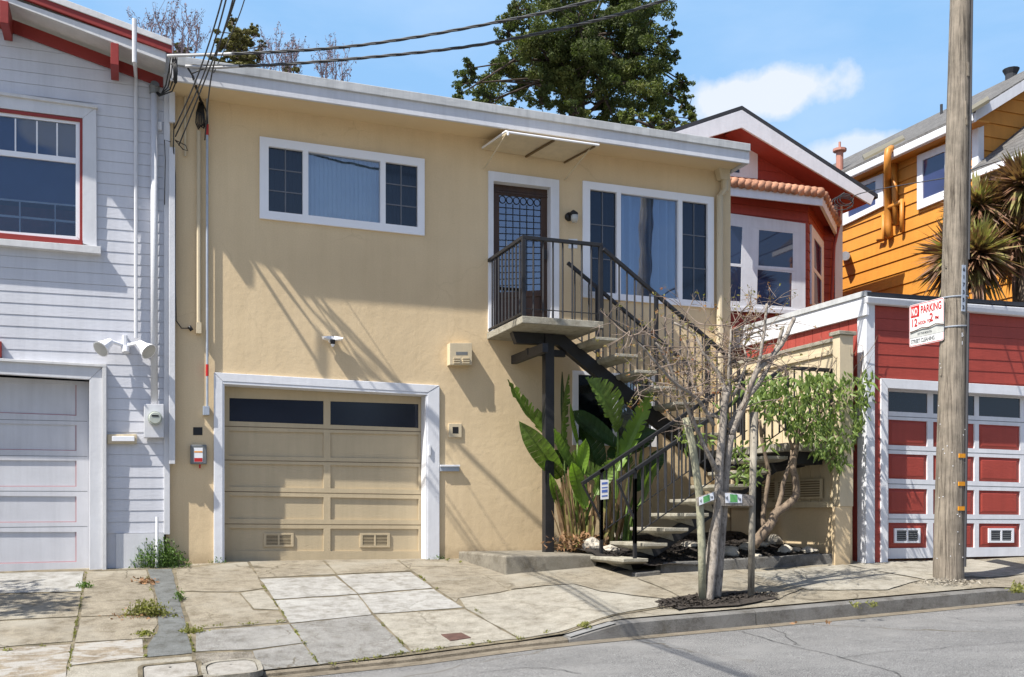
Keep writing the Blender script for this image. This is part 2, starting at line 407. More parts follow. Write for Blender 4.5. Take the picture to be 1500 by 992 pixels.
# one cumulus beside the red gable plus thin veils
cd = ray(1128, 138).normalized(); cd2 = ray(1260, 215).normalized()
def blob(d, sharp, rx):
    a = rt; b = Vector((0, 0, 1))
    da = nn(nt, 'ShaderNodeVectorMath', operation='DOT_PRODUCT'); da.inputs[1].default_value = a; nt.links.new(tc.outputs['Generated'], da.inputs[0])
    db = nn(nt, 'ShaderNodeVectorMath', operation='DOT_PRODUCT'); db.inputs[1].default_value = b; nt.links.new(tc.outputs['Generated'], db.inputs[0])
    xa = nn(nt, 'ShaderNodeMath', operation='MULTIPLY_ADD', ins={1: 1/rx, 2: -d.dot(a)/rx}); nt.links.new(da.outputs['Value'], xa.inputs[0])
    ya = nn(nt, 'ShaderNodeMath', operation='MULTIPLY_ADD', ins={1: 1/sharp, 2: -d.dot(b)/sharp}); nt.links.new(db.outputs['Value'], ya.inputs[0])
    x2 = nn(nt, 'ShaderNodeMath', operation='MULTIPLY'); nt.links.new(xa.outputs[0], x2.inputs[0]); nt.links.new(xa.outputs[0], x2.inputs[1])
    s2 = nn(nt, 'ShaderNodeMath', operation='MULTIPLY_ADD'); nt.links.new(ya.outputs[0], s2.inputs[0]); nt.links.new(ya.outputs[0], s2.inputs[1]); nt.links.new(x2.outputs[0], s2.inputs[2])
    sq = nn(nt, 'ShaderNodeMath', operation='SQRT'); nt.links.new(s2.outputs[0], sq.inputs[0])
    n = noise_t(nt, tc.outputs['Generated'], 17, 7, .55, .0)
    ad = nn(nt, 'ShaderNodeMath', operation='MULTIPLY_ADD', ins={1: 1.7, 2: -.85}); nt.links.new(n, ad.inputs[0])
    tt = nn(nt, 'ShaderNodeMath', operation='ADD'); nt.links.new(sq.outputs[0], tt.inputs[0]); nt.links.new(ad.outputs[0], tt.inputs[1])
    return ramp(nt, tt.outputs[0], [(.58, g3(.9)), (.9, g3(0))])
veil = ramp(nt, c1, [(.45, g3(.0)), (.75, g3(.40))])
skyc = mixrgb(nt, 1.0, sky.outputs[0], (1.08, 1.14, 1.30), 'MULTIPLY')
yn = nn(nt, 'ShaderNodeMapRange', ins={'From Min': -.15, 'From Max': .5, 'To Min': .05, 'To Max': .8}); nt.links.new(sx.outputs[1], yn.inputs[0])
skyc = mixrgb(nt, yn.outputs[0], skyc, (2.7, 5.1, 8.2))
cc = mixrgb(nt, veil, skyc, (5.6, 6.9, 8.8))
cc = mixrgb(nt, blob(cd, .028, .085), cc, (6.8, 7.2, 8.0))
cc = mixrgb(nt, blob(cd2, .020, .06), cc, (6.2, 6.9, 8.0))
nt.links.new(cc, bg.inputs[0]); bg.inputs[1].default_value = .075
sl = bpy.data.lights.new('sun', 'SUN'); sl.energy = 5.0; sl.angle = R(.5); sl.color = (1, .95, .87)
so = bpy.data.objects.new('sun', sl); COL.objects.link(so); so.rotation_euler = SUN.to_track_quat('-Z', 'Y').to_euler(); so.location = (-10, -8, 20)
cam = bpy.data.cameras.new('camera'); co = bpy.data.objects.new('camera', cam); COL.objects.link(co)
cam.sensor_width = 36; cam.lens = F/1500*36; cam.shift_y = (HOR-496)/1500; cam.clip_end = 2000
co.location = CAM; co.rotation_euler = (R(90), 0, -YAW); scene.camera = co
scene.view_settings.view_transform = 'Standard'; scene.view_settings.look = 'None'; scene.view_settings.exposure = .80; scene.view_settings.gamma = 1
scene.cycles.use_denoising = True
scene.cycles.max_bounces = 6; scene.cycles.transparent_max_bounces = 12

# ------------------------------------------------------------------ ground, road, pavement
def sheet(name, x0, x1, y0, y1, dx, dy, fn, lift, m, kind='structure', holes=None):
    mb = MB(); nx = max(1, round((x1-x0)/dx)); ny = max(1, round((y1-y0)/dy))
    vs = [(x0+(x1-x0)*i/nx, y0+(y1-y0)*j/ny) for j in range(ny+1) for i in range(nx+1)]
    mb.add([(x, y, fn(x, y)+lift) for x, y in vs], [(j*(nx+1)+i, j*(nx+1)+i+1, (j+1)*(nx+1)+i+1, (j+1)*(nx+1)+i) for j in range(ny) for i in range(nx)])
    o = mb.build(name, m); tag(o, kind=kind); return o
def wob(x, y): return .012*noise.noise(Vector((x*.9, y*.9, 3)))+.004*noise.noise(Vector((x*4, y*4, 1)))
sheet('ground', -150, 150, -150, 150, 6, 6, lambda x, y: min(ground(max(-29, min(39, x)), max(-12, min(0, y))), ground(max(-29, min(39, x)), -6))-.25 if y < 8 else -.6, 0, PAVE)
def rfn(x, y): return ground(x, min(y, KY-.13))
sheet('road', -29, 39, -16, KY-.02, .5, .3, rfn, 0, ASPH)
PB = lambda x, y: ground(x, max(y, KY+.001))+wob(x, y)*(1 if y > KY+.4 else 0)
def pav_grid():
    sheet('pavement', -14, 22, KY+.14, .6, .2, .2, PB, 0, PAVE)
pav_grid()
# gutter strip beside the road
GUT = mat_concrete('gutter_concrete', (.20, .17, .125), .5, 1, .25, (.15, .13, .10))
sheet('gutter', -14, 22, KY-.22, KY-.0, .25, .11, rfn, .005, GUT)
# kerb: real step, cut away along the dropped driveway
def kerb(x0, x1, m, name):
    mb = MB(); n = max(2, int((x1-x0)/.12)); prof = []
    for i in range(n+1):
        x = x0+(x1-x0)*i/n; zt = ground(x, KY+.001); zb = rfn(x, KY)-.1
        prof.append([(x, KY+.15, zt-.1), (x, KY+.15, zt+.004), (x, KY+.02, zt+.003), (x, KY-.012, zt-.014), (x, KY-.03, zb)])
    vs = [p for pr in prof for p in pr]
    fs = [(i*5+j, i*5+j+1, (i+1)*5+j+1, (i+1)*5+j) for i in range(n) for j in range(4)]
    fs += [(0, 1, 2, 3, 4), tuple(n*5+j for j in (4, 3, 2, 1, 0))]
    mb.add(vs, fs); o = mb.build(name, m); tag(o, kind='structure'); return o
kerb(-14, 3.94, GUT, 'kerb'); kerb(3.95, 6.02, KERBM, 'kerb'); kerb(6.032, 10.4, KERBM, 'kerb'); kerb(10.41, 22, PAVW, 'kerb')
# painted nose of the kerb return
def drape(poly, fn, lift, m, name='pavement_slab', jitter=.01, n=10, res=.12):
    pts = [gp(x, y) for x, y in poly]; out = []
    for p in pts: p.y = max(p.y, KY+.03)
    k = len(pts)
    for i in range(k):
        a, b = pts[i], pts[(i+1) % k]; L = (b-a).length; s = max(1, int(L/res))
        nrm = Vector((-(b-a).y, (b-a).x, 0)).normalized()
        for j in range(s):
            p = a.lerp(b, j/s)
            q = p+nrm*(noise.noise(p*3.1)*jitter*1.6 if 0 < j < s else 0)
            out.append(q)
    # fan grid: subdivide via bmesh triangulation
    mb = MB(); tris = tessellate_polygon([[Vector((p.x, p.y, 0)) for p in out]])
    mb.add([(p.x, p.y, 0) for p in out], [tuple(t) for t in tris])
    me = bpy.data.meshes.new(name); me.from_pydata(mb.v, [], mb.f)
    bm = bmesh.new(); bm.from_mesh(me)
    for it in range(6):
        es = [e for e in bm.edges if e.calc_length() > .14 and not e.is_boundary]
        if not es: break
        bmesh.ops.subdivide_edges(bm, edges=es, cuts=1); bmesh.ops.triangulate(bm, faces=bm.faces)
    for v in bm.verts: v.co.z = fn(v.co.x, v.co.y)+lift
    bmesh.ops.recalc_face_normals(bm, faces=bm.faces)
    if sum(f.normal.z for f in bm.faces) < 0: bmesh.ops.reverse_faces(bm, faces=bm.faces)
    bm.to_mesh(me); bm.free(); me.materials.append(m)
    o = bpy.data.objects.new(name, me); COL.objects.link(o); return o
# joint dirt field under the left/centre slabs
jf = drape([(-80, 839), (250, 834), (330, 824), (600, 821), (676, 826), (748, 866), (1010, 885), (868, 913), (760, 940), (604, 960), (470, 982), (300, 1015), (-90, 1030)], PB, .006, JOINT, 'joint_moss', .0)
tag(jf, kind='structure')
def inset(poly, d=1.6):
    cx = sum(p[0] for p in poly)/len(poly); cy = sum(p[1] for p in poly)/len(poly)
    n = len(poly); out = []
    # inset each edge by d px horizontally / d*.55 vertically
    for i in range(n):
        p = poly[i]; a = poly[i-1]; b = poly[(i+1) % n]
        va = Vector((a[0]-p[0], a[1]-p[1])).normalized(); vb = Vector((b[0]-p[0], b[1]-p[1])).normalized()
        v = va+vb
        if v.length < .2: v = Vector((cx-p[0], cy-p[1]))
        if v.dot(Vector((cx-p[0], cy-p[1]))) < 0: v = -v
        v.normalize(); out.append((p[0]+v.x*d, p[1]+v.y*d*.8))
    return out
SL = [
 (PAVL, [(380, 849), (491, 845), (524, 872), (401, 880)]), (PAVL, [(402, 881), (524, 873), (545, 903), (424, 915)]),
 (PAVL, [(493, 844), (602, 839), (634, 863), (525, 872)]), (PAVL, [(525, 873), (635, 864), (679, 892), (547, 902)]),
 (PAVG, [(425, 916), (546, 903), (601, 957), (468, 977)]), (PAVG, [(285, 926), (424, 916), (444, 944), (368, 954), (287, 956)]),
 (PAVG, [(370, 955), (444, 945), (467, 977), (386, 990)]),
 (PAVE, [(364, 823), (470, 821), (492, 843), (380, 848)]), (PAVE, [(472, 821), (579, 820), (603, 838), (494, 843)]),
 (PAVE, [(257, 836), (362, 824), (379, 849), (386, 864), (350, 870), (262, 869)]), (PAVW, [(386, 865), (400, 881), (410, 895), (372, 893), (352, 871)]),
 (PAVE, [(263, 870), (350, 871), (371, 894), (408, 896), (421, 914), (284, 924), (272, 898)]),
 (PAVE, [(127, 838), (214, 836), (226, 876), (228, 901), (118, 905)]), (PAVE, [(118, 906), (229, 902), (232, 916), (222, 937), (109, 943)]),
 (PAVP, [(109, 944), (209, 938), (213, 964), (101, 977)]), (PAVW, [(100, 979), (281, 962), (293, 1022), (92, 1022)]),
 (PAVL, [(-80, 842), (123, 838), (120, 868), (-85, 874)]), (PAVE, [(-85, 875), (120, 870), (114, 905), (-90, 915)]),
 (PAVE, [(-90, 916), (114, 906), (106, 942), (-95, 958)]), (PAVP, [(-95, 960), (105, 944), (92, 1020), (-105, 1020)]),
 (PAVA, [(216, 835), (252, 835), (259, 866), (270, 905), (282, 958), (213, 965), (215, 948), (230, 928), (230, 880)]),
 (GRAVC, [(286, 958), (368, 956), (384, 991), (300, 1022)]), (PAVE, [(386, 991), (466, 979), (430, 1000), (330, 1020)]),
 (PAVE, [(581, 820), (676, 826), (746, 866), (672, 878), (668, 884), (636, 863), (604, 838)]),
 (PAVW, [(672, 878), (747, 867), (840, 857), (880, 868), (1000, 884), (868, 912), (761, 938), (682, 894)]),
 (PAVW, [(549, 903), (681, 894), (759, 938), (603, 957)]),
]
for m, poly in SL:
    o = drape(inset(poly, .75), PB, .012, m); tag(o, kind='structure')
# right-hand pavement: a few big flags with joints
for m, poly in [(PAVE, [(741, 845), (930, 848), (1010, 883), (880, 867), (842, 856), (748, 865)]), (PAVE, [(932, 848), (1090, 840), (1180, 862), (1130, 884), (1013, 883)]),
                (PAVW, [(1092, 840), (1235, 827), (1350, 852), (1300, 866), (1182, 866)]), (PAVW, [(1240, 828), (1420, 818), (1520, 838), (1450, 848), (1356, 852)])]:
    o = drape(inset(poly, 1.0), PB, .010, m, jitter=.02); tag(o, kind='structure')
KNOSE = mat('worn_kerb_paint', (.17, .17, .165), .8, .2, 8, .006, 30, spots=((.2, .2, .2), 7, .5))
mb = MB()
for i in range(4):
    xa = 3.97+i*.12; xb = xa+.12
    mb.add([(xa, KY+.14, ground(xa, KY+.01)+.008), (xb, KY+.14, ground(xb, KY+.01)+.008), (xb, KY-.0, ground(xb, KY+.01)+.006), (xa, KY-.0, ground(xa, KY+.01)+.006)], [(0, 1, 2, 3)])
tag(mb.build('kerb_paint', KNOSE), kind='structure')

CRK = mat('tar_crack', (.06, .058, .055), .9)
for pl_ in ([(1090, 925), (1150, 945), (1235, 962), (1330, 1000)], [(1238, 966), (1300, 955), (1400, 948), (1520, 940)], [(1120, 915), (1150, 928), (1163, 945), (1180, 948)], [(700, 985), (760, 978), (860, 985)], [(1380, 905), (1450, 912), (1510, 908)]):
    P_ = [gp(*p, rfn) for p in pl_]; out = []
    for a, b in zip(P_, P_[1:]):
        for k in range(14): q = a.lerp(b, k/14); out.append(q+Vector((noise.noise(q*2.2), noise.noise(q*2.2+Vector((9, 0, 0))), 0))*.10+Vector((noise.noise(q*9), noise.noise(q*9+Vector((5, 0, 0))), 0))*.02)
    mb = MB(); vs = []
    for k, q in enumerate(out):
        w2 = .003+.005*abs(noise.noise(q*4)); d = (out[min(k+1, len(out)-1)]-out[max(k-1, 0)]); n_ = Vector((-d.y, d.x, 0)).normalized()*w2
        for e in (q-n_, q+n_): vs.append((e.x, e.y, rfn(e.x, e.y)+.006))
    mb.add(vs, [(2*k, 2*k+1, 2*k+3, 2*k+2) for k in range(len(out)-1)]); tag(mb.build('road_crack', CRK), kind='structure')
# utility covers
def cover(px, py, wx, wy, rnd, label, txt=None):
    c = gp(px, py); t = thing('utility_cover', c, label, 'utility cover')
    def ring(w, d, r, n=8):
        pts = []
        for (sx_, sy_, a0) in ((1, 1, 0), (-1, 1, 90), (-1, -1, 180), (1, -1, 270)):
            for j in range(n+1):
                a = R(a0+90*j/n); pts.append((c.x+sx_*(w/2-r)+r*math.cos(a), c.y+sy_*(d/2-r)+r*math.sin(a)))
        return pts
    pz = lambda pts, l: [Vector((x, y, PB(x, y)+l)) for x, y in pts]
    MB().holed(pz(ring(wx+.10, wy+.10, rnd+.04), .030), [pz(ring(wx+.02, wy+.02, rnd), .030)], (0, 0, -.05)).build('rim', JOINT if not txt else PAVW, t)
    MB().prism(pz(ring(wx, wy, rnd), .026), (0, 0, -.03)).build('lid', COVER, t)
    mb = MB(); x, y = c.x, c.y+wy*.28; mb.prism([Vector((x+.012*math.cos(a), y+.012*math.sin(a), PB(x, y)+.029)) for a in [i*math.pi/4 for i in range(8)]], (0, 0, -.01)); mb.build('lift_hole', BLKP, t)
    if txt:
        mtx = Matrix.Translation((c.x, c.y-.07, PB(c.x, c.y-.07)+.030)) @ Matrix.Rotation(math.atan2(.14, 1), 4, 'X')
        text_mesh(txt, .075, mtx, WHITE, t, align='CENTER')
    return t
cover(250, 988, .42, .34, .04, 'square pale concrete utility cover in a mossy recess at the bottom edge', None)
cover(340, 984, .40, .36, .12, 'rounded concrete utility cover with worn raised letters', 'SFWD')
pc = gp(668, 935.5); q = [gp(x, y, PB, .020) for x, y in ((646, 932), (676, 929.5), (690, 937), (660, 941.5))]
tag(MB().prism(q, (0, 0, -.02)).build('drain_plate', RUST, bevel=.003), 'rusty brown rectangular plate set in the driveway near the road', 'drain plate')

# ------------------------------------------------------------------ window builder
def window(parent, quad, splits, Y=0.0, vt=.10, vb=.90, depth=.10, frame_m=VINYL, back=BLIND, proud=.035, wave=None, name='window'):
    """quad px TL,TR,BR,BL. splits: (px0,px1,cols,rows,glassmat)"""
    q = Q(quad, Y); x0, x1 = q[0].x, q[1].x
    U = lambda px: (XP(px, Y)-x0)/(x1-x0)
    holes = [sub(q, U(a), U(b), vt, vb) for a, b, *_ in splits]
    fr = MB().holed(shift(q, -proud), [shift(h, -proud) for h in holes], (0, proud+depth*.6, 0)).build(name, frame_m, parent, bevel=.004)
    mn = MB(); first = True
    for h, (a, b, nc, nr, gm) in zip(holes, splits):
        MB().prism(shift(h, .012), (0, .006, 0)).build('pane', gm, fr)
        wd = .008
        hh = sub(h, 0, 1, 0, 1); W = (h[1]-h[0]).length; H = (h[0]-h[3]).length
        for i in range(1, nc):
            u = i/nc; mn.prism(shift(sub(hh, u-wd/W, u+wd/W, 0, 1), .003), (0, .006, 0))
        for j in range(1, nr):
            v = j/nr; mn.prism(shift(sub(hh, 0, 1, v-wd/H, v+wd/H), .004), (0, .004, 0))
    if mn.v: mn.build('muntin', GREYM, fr)
    if back:
        hb = sub(q, .02, .98, vt*.6, 1-(1-vb)*.6); n = 420; mbk = MB(); vs = []
        for i in range(n+1):
            u = i/n; a = qlerp(hb, u, 0); b = qlerp(hb, u, 1)
            dy = depth+.05+(wave(u) if wave else 0)
            vs += [a+Vector((0, dy, 0)), b+Vector((0, dy, 0))]
        mbk.add(vs, [(2*i, 2*i+1, 2*i+3, 2*i+2) for i in range(n)]).build('curtain', back, fr)
    return fr, q
def inner(q, m=.03):   # shrink quad by m metres
    W = (q[1]-q[0]).length; H = (q[0]-q[3]).length
    return sub(q, m/W, 1-m/W, m/H, 1-m/H)

# ------------------------------------------------------------------ the beige house
house = thing('stucco_house', (4.6, 0, -.05), 'beige stucco house with flat white roof edge, garage below and front door upstairs', 'house')
KM = -.0095
W1 = [(380, 201), (621, 234), (621, 346), (380, 320.5)]
W2 = [(852.5, 265.7), (1044, 290), (1044, 452), (852.5, 436)]
W3 = [(838, 543), (962, 551), (962, 655), (838, 652)]
DQ = [(720.5, 264), (807, 274), (807, 474), (720.5, 472)]
GQ = [(326, 559), (625.5, 575.5), (625.5, 826), (326, 828)]
XL, XR = .50, XP(1070)
gq = Q(GQ, 0); gq[2].z = gq[3].z = -.25; gq[3].x = gq[0].x; gq[2].x = gq[1].x
dq = Q(DQ, 0); dq[2].z = dq[3].z = 3.09; dq[3].x = dq[0].x; dq[2].x = dq[1].x
outer = [Vector((XL, 0, 5.92)), Vector((XR, 0, 5.86)), Vector((XR, 0, -.45)), Vector((XL, 0, -.45))]
w1, w2, w3 = Q(W1, 0), Q(W2, 0), Q(W3, 0)
wall = MB().holed(outer, [gq, dq, inner(w1), inner(w2), inner(w3)], (0, .38, 0))
wall.box(XR-.0, XR+.002, 0, .1, -.4, 5.6)
wall.build('wall', STUCCO, house)
# side walls and floors that close the body
MB().box(XR-.2, XR+.001,   .381, 11, -.4, 5.7).build('side_wall', STUCCO, house)
MB().box(XL+.03, XL+.2,   .385, 11, -.4, 5.7).build('side_wall', STUCCO, house)
# room darkness behind the openings
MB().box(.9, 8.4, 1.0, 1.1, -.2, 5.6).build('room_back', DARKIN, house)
# eave
ftl, ftr = at(250, 81, -.56), at(1098, 211.5, -.56); fbl, fbr = at(250, 117.5, -.56), at(1098, 240, -.56)
fml = ftl.lerp(fbl, .34); fmr = ftr.lerp(fbr, .34)
roof = MB(); roof.prism([ftl+Vector((0, .02, -.004)), ftr+Vector((0, .02, -.004)), ftr+Vector((0, .02, -.03)), ftl+Vector((0, .02, -.03))], (0, 12, 0)); roof.build('roof', FLASH, house)
MB().prism([fml, fmr, fbr, fbl], (0, .04, 0)).prism([fmr+Vector((-.04, .041, 0)), fmr+Vector((0, .041, 0)), fbr+Vector((0, .041, 0)), fbr+Vector((-.04, .041, 0))], (0, 8, 0)).build('fascia', FASCIA, house, bevel=.006)
dz = Vector((0, 0, -.003)); dy = Vector((0, -.03, 0))
MB().prism([ftl+dy, ftr+dy, fmr+dy+dz*5, fml+dy+dz*5], (0, .06, 0)).build('drip_edge', FLASH, house, bevel=.008)
MB().prism([fbl+Vector((0, .042, .035)), fbr+Vector((-.05, .042, .035)), fbr+Vector((-.05, .042, .06)), fbl+Vector((0, .042, .06))], (0, 1.0, 0)).build('soffit', SOFFIT, house)
# garage trim
go = Q([(313, 546), (643, 565), (643, 822), (313, 826)], 0); go[2].z = -.08; go[3].z = -.1; go[3].x = go[0].x; go[2].x = go[1].x
gi = [gq[0].copy(), gq[1].copy(), gq[2].copy(), gq[3].copy()]
L0, R0 = gi[0].x, gi[1].x
trim = MB()
trim.prism([(go[0].x, -.035, go[0].z), (go[1].x, -.035, go[1].z), (R0, -.035, gi[1].z), (L0, -.035, gi[0].z)], (0, .034, 0))
trim.prism([(go[0].x, -.032, go[0].z-.005), (L0, -.032, gi[0].z-.001), (L0, -.032, -.07), (go[0].x, -.032, -.07)], (0, .031, 0))
trim.prism([(R0, -.032, gi[1].z-.001), (go[1].x, -.032, go[1].z-.005), (go[1].x, -.032, -.06), (R0, -.032, -.06)], (0, .031, 0))
trim.prism([(L0+.001, -.03, gi[0].z-.001), (R0-.001, -.03, gi[1].z-.001), (R0-.001, -.03, gi[1].z-.035), (L0+.001, -.03, gi[0].z-.035)], (0, .24, 0))
trim.box(L0-.001, L0+.022, -.025, .22, -.08, gi[0].z-.036); trim.box(R0-.022, R0+.001, -.025, .22, -.08, gi[1].z-.036)
trim.build('garage_trim', WHITE, house, bevel=.005)
# garage door
YD = .23
def dp(px0, px1, yl0, yl1, yr0, yr1, Y=YD):   # rectangle whose left/right heights come from door ends 335.6 / 613
    f = lambda px: (px-335.6)/(613-335.6)
    return [at(px0, yl0+(yr0-yl0)*f(px0), Y), at(px1, yl0+(yr0-yl0)*f(px1), Y), at(px1, yl1+(yr1-yl1)*f(px1), Y), at(px0, yl1+(yr1-yl1)*f(px0), Y)]
rows = [(583, 617, 592, 627), (631, 668, 637, 672.5), (679, 713, 684, 717.5), (726, 760, 731, 762), (774, 807, 775, 807.5)]
dO = dp(322, 629, 566, 822, 576, 822); dO[2].z = dO[3].z = -.045
hl = [dp(a, b, *r) for r in rows for a, b in ((336, 474), (484, 613))]
gd = MB().holed(dO, hl, (0, .03, 0)).build('garage_door', GDOOR, house, bevel=.004)
pn = MB(); gl_ = MB()
for i, h in enumerate(hl):
    if i < 2: gl_.prism(shift(h, .014), (0, .01, 0))
    else: pn.prism(shift(h, .022), (0, .02, 0))
pn.build('panel', GDOOR, gd); gl_.build('pane', DKGLASS, gd)
sm = MB()
for yl, yr in ((624, 632), (673.5, 678), (719.5, 724), (767, 768.5)):
    a = dp(325, 626, yl, yl+1.2, yr, yr+1.2); sm.prism(shift(a, -.001), (0, .002, 0))
sm.build('section_joint', mat('dark_joint', (.16, .12, .07), .9), gd)
def louvre(px0, px1, y0, y1, Y, parent, m, dark, n=7, m2=None):
    q = Q([(px0, y0), (px1, y0), (px1, y1), (px0, y1)], Y)
    mid = (px0+px1)/2; hh = [sub(q, .09, .47, .14, .86), sub(q, .53, .91, .14, .86)]
    vt_ = MB().holed(shift(q, -.018), [shift(h, -.018) for h in hh], (0, .018, 0)).build('vent', m, parent, bevel=.002)
    s = MB(); b = MB()
    for h in hh:
        b.prism(shift(h, -.003), (0, .002, 0))
        for i in range(n):
            s.prism(shift(sub(h, 0, 1, (i+.2)/n, (i+.62)/n), -.013), (0, .008, 0))
    s.build('slat', m2 or m, vt_); b.build('vent_gap', dark, vt_)
louvre(386, 430, 781, 801, YD+.022, gd, GDOOR, mat('vent_dark', (.10, .08, .05), .9)); louvre(527, 571, 781, 802, YD+.022, gd, GDOOR, MATS['vent_dark'])
hq = at(628, 660, .0); MB().box(hq.x-.012, hq.x+.012, -.02-.035, -.034, hq.z-.07, hq.z+.07).build('lock_bar', WHITE, house)
# windows
bw = lambda u: .055*((u*36) % 1)
window(house, W1, [(393, 443, 2, 3, SCREEN), (451, 556.5, 1, 1, GLASS), (564, 611, 2, 3, SCREEN)], vt=.105, vb=.90, wave=bw)
cwv = lambda u: .09*math.sin(u*70+2.5*math.sin(u*11))+.02*math.sin(u*190)
window(house, W2, [(863, 902, 2, 3, SCREEN), (908, 992, 1, 1, GLASS), (998, 1035, 2, 3, SCREEN)], vt=.065, vb=.945, back=CURT, wave=cwv)
window(house, W3, [(846, 898, 1, 1, SCREEN), (904, 954, 1, 1, GLASS)], vt=.05, vb=.93, back=YSHADE, wave=lambda u: .0)
# front door
do = Q([(714.7, 251), (818, 264.6), (818, 480), (714.7, 480)], 0)
tz0, tz1 = do[0].z, do[1].z
fd = MB(); fd.holed([Vector((do[0].x, -.03, tz0)), Vector((do[1].x, -.03, tz1)), Vector((do[1].x, -.03, 3.1)), Vector((do[0].x, -.03, 3.1))],
    [[Vector((dq[0].x+.015, -.03, dq[0].z-.015)), Vector((dq[1].x-.015, -.03, dq[1].z-.015)), Vector((dq[1].x-.015, -.03, 3.101)), Vector((dq[0].x+.015, -.03, 3.101))]], (0, .15, 0)).build('door_frame', WHITE, house, bevel=.006)
ym = .10
dd = Q([(719, 262), (809, 272), (809, 480), (719, 480)], ym); dd[2].z = dd[3].z = 3.11; dd[3].x = dd[0].x; dd[2].x = dd[1].x
gH = Q([(731.5, 285), (792.5, 291), (792.5, 425), (731.5, 428)], ym); pH = Q([(731.5, 437), (792.5, 434), (792.5, 458), (731.5, 463)], ym)
fdoor = MB().holed(dd, [gH, pH], (0, .045, 0)).build('front_door', BROWNW, house, bevel=.006)
MB().prism(shift(gH, .02), (0, .006, 0)).build('pane', BLUEG, fdoor)
MB().prism(shift(pH, .018), (0, .02, 0)).build('panel', BROWNW, fdoor)
ld = MB()
for i in range(1, 6): u = i/6; ld.prism(shift(sub(gH, u-.008, u+.008, .08, 1), .012), (0, .008, 0))
for j in range(1, 14): v = .06+j*.94/14; ld.prism(shift(sub(gH, 0, 1, v-.004, v+.004), .013), (0, .006, 0))
for i in range(6):
    cxn = [qlerp(gH, (i+.5)/6+.075*math.cos(a), .045+.038*math.sin(a))+Vector((0, .014, 0)) for a in [math.pi*2*k/14 for k in range(15)]]
    ld.tube(cxn, .006, 4)
ld.build('leaded_grid', BLKP, fdoor)
dvd = MB()
for yy in (276, 280): a = Q([(724, yy), (804, yy+9), (804, yy+10.5), (724, yy+1.5)], ym); dvd.prism(shift(a, -.012), (0, .011, 0))
dvd.build('moulding', BROWNW, fdoor)
MB().tube([at(799, 366, ym-.05), at(799, 372, ym-.05), at(799, 380, ym-.05)], .018, 8).build('handle', BLKP, fdoor)
MB().box(dd[0].x, dd[1].x, -.06, .12, 3.085, 3.115).build('threshold', TREAD, house)
MB().prism(Q([(740.8, 352), (742.4, 352), (742.4, 361), (740.8, 361)], ym+.018), (0, -.002, 0)).build('sticker', WHP, fdoor)
# awning over the door
ca, cb = at(706.5, 219, -.02), at(832, 238, -.02); cc_, cd_ = at(743, 195, -.66), at(877, 214, -.66)
aw = MB(); aw.hexa([ca, cb, cd_, cc_], [p+Vector((0, 0, .012)) for p in (ca, cb, cd_, cc_)]); awn = aw.build('awning', CREAM, house)
ab = MB(); ab.tube([ca+Vector((0, -.01, .02)), cc_+Vector((0, .04, .035)), cc_+Vector((.0, -.03, .0)), cc_+Vector((0, -.03, -.04))], .016, 6)
ab.tube([cc_+Vector((0, -.01, .01)), cd_+Vector((0, -.01, .01))], .017, 6); ab.tube([cb+Vector((0, -.01, .015)), cd_+Vector((0, 0, .015))], .014, 6)
ab.build('awning_frame', VINYL, awn)
for pa_, pb_ in ((cc_+Vector((.0, .04, 0)), at(709, 248, -.01)), (cd_+Vector((-.08, .06, 0)), at(827, 264, -.01))): MB().tube([pa_, pb_], .010, 6).build('awning_brace', CREAM, awn)
mdl = MB(); mdl.bar(ca.lerp(cb, .5)+Vector((0, 0, -.012)), cc_.lerp(cd_, .5)+Vector((0, 0, -.012)), .03, .02); mdl.bar(cb+Vector((-.06, 0, -.012)), cd_+Vector((-.06, 0, -.012)), .02, .02); mdl.build('awning_rib', mat('brown_rib', (.14, .09, .04), .8), awn)
# downpipe
dpx = at(1058, 300, -.06).x
t_ = MB(); zt = at(1058, 243, -.08).z
t_.hexa([(dpx-.14, -.18, zt+.02), (dpx+.10, -.18, zt+.02), (dpx+.10, -.02, zt+.02), (dpx-.14, -.02, zt+.02)], [(dpx-.07, -.14, zt-.22), (dpx+.06, -.14, zt-.22), (dpx+.06, -.02, zt-.22), (dpx-.07, -.02, zt-.22)])
dpipe = t_.build('downpipe', CREAM, house, bevel=.006)
pp = MB(); pp.tube([(dpx+.03, -.08, zt-.2), (dpx+.03, -.08, zt-.36), (dpx-.05, -.07, zt-.46), (dpx-.045, -.065, 2.75), (dpx-.03, -.065, .9)], [.055, .055, .05, .05, .05], 10)
pp.tube([(dpx-.045, -.065, 3.28), (dpx-.045, -.065, 3.36)], .072, 10); pp.tube([(dpx-.04, -.065, 3.30), (dpx-.04, -.065, 2.7)], [.066, .058], 10); pp.build('pipe', CREAM, dpipe, smooth=False)
# bits fixed on the wall
def boxat(name, px0, px1, y0, y1, d, m, parent, Y=0.0, bevel=.004):
    q = Q([(px0, y0), (px1, y0), (px1, y1), (px0, y1)], Y-d); return MB().prism(q, (0, d+.001, 0)).build(name, m, parent, bevel=bevel)
vb_ = boxat('exhaust_vent', 659, 691.5, 502.5, 534.5, .13, CREAM, house)
boxat('intake_slot', 668, 685, 515.5, 520, .002, GREYP, vb_, -.13, 0); lv = MB()
for i in range(3):
    for a, b in ((665, 674), (678, 688)): lv.prism(Q([(a, 524+i*3.3), (b, 524+i*3.3), (b, 525.6+i*3.3), (a, 525.6+i*3.3)], -.15), (0, .02, 0))
lv.build('slat', CREAM, vb_)
sv = boxat('square_vent', 657.5, 676.5, 620.5, 641, .02, CREAM, house); boxat('vent_opening', 663, 671.5, 625.5, 635, .002, BLKP, sv, -.02, 0)
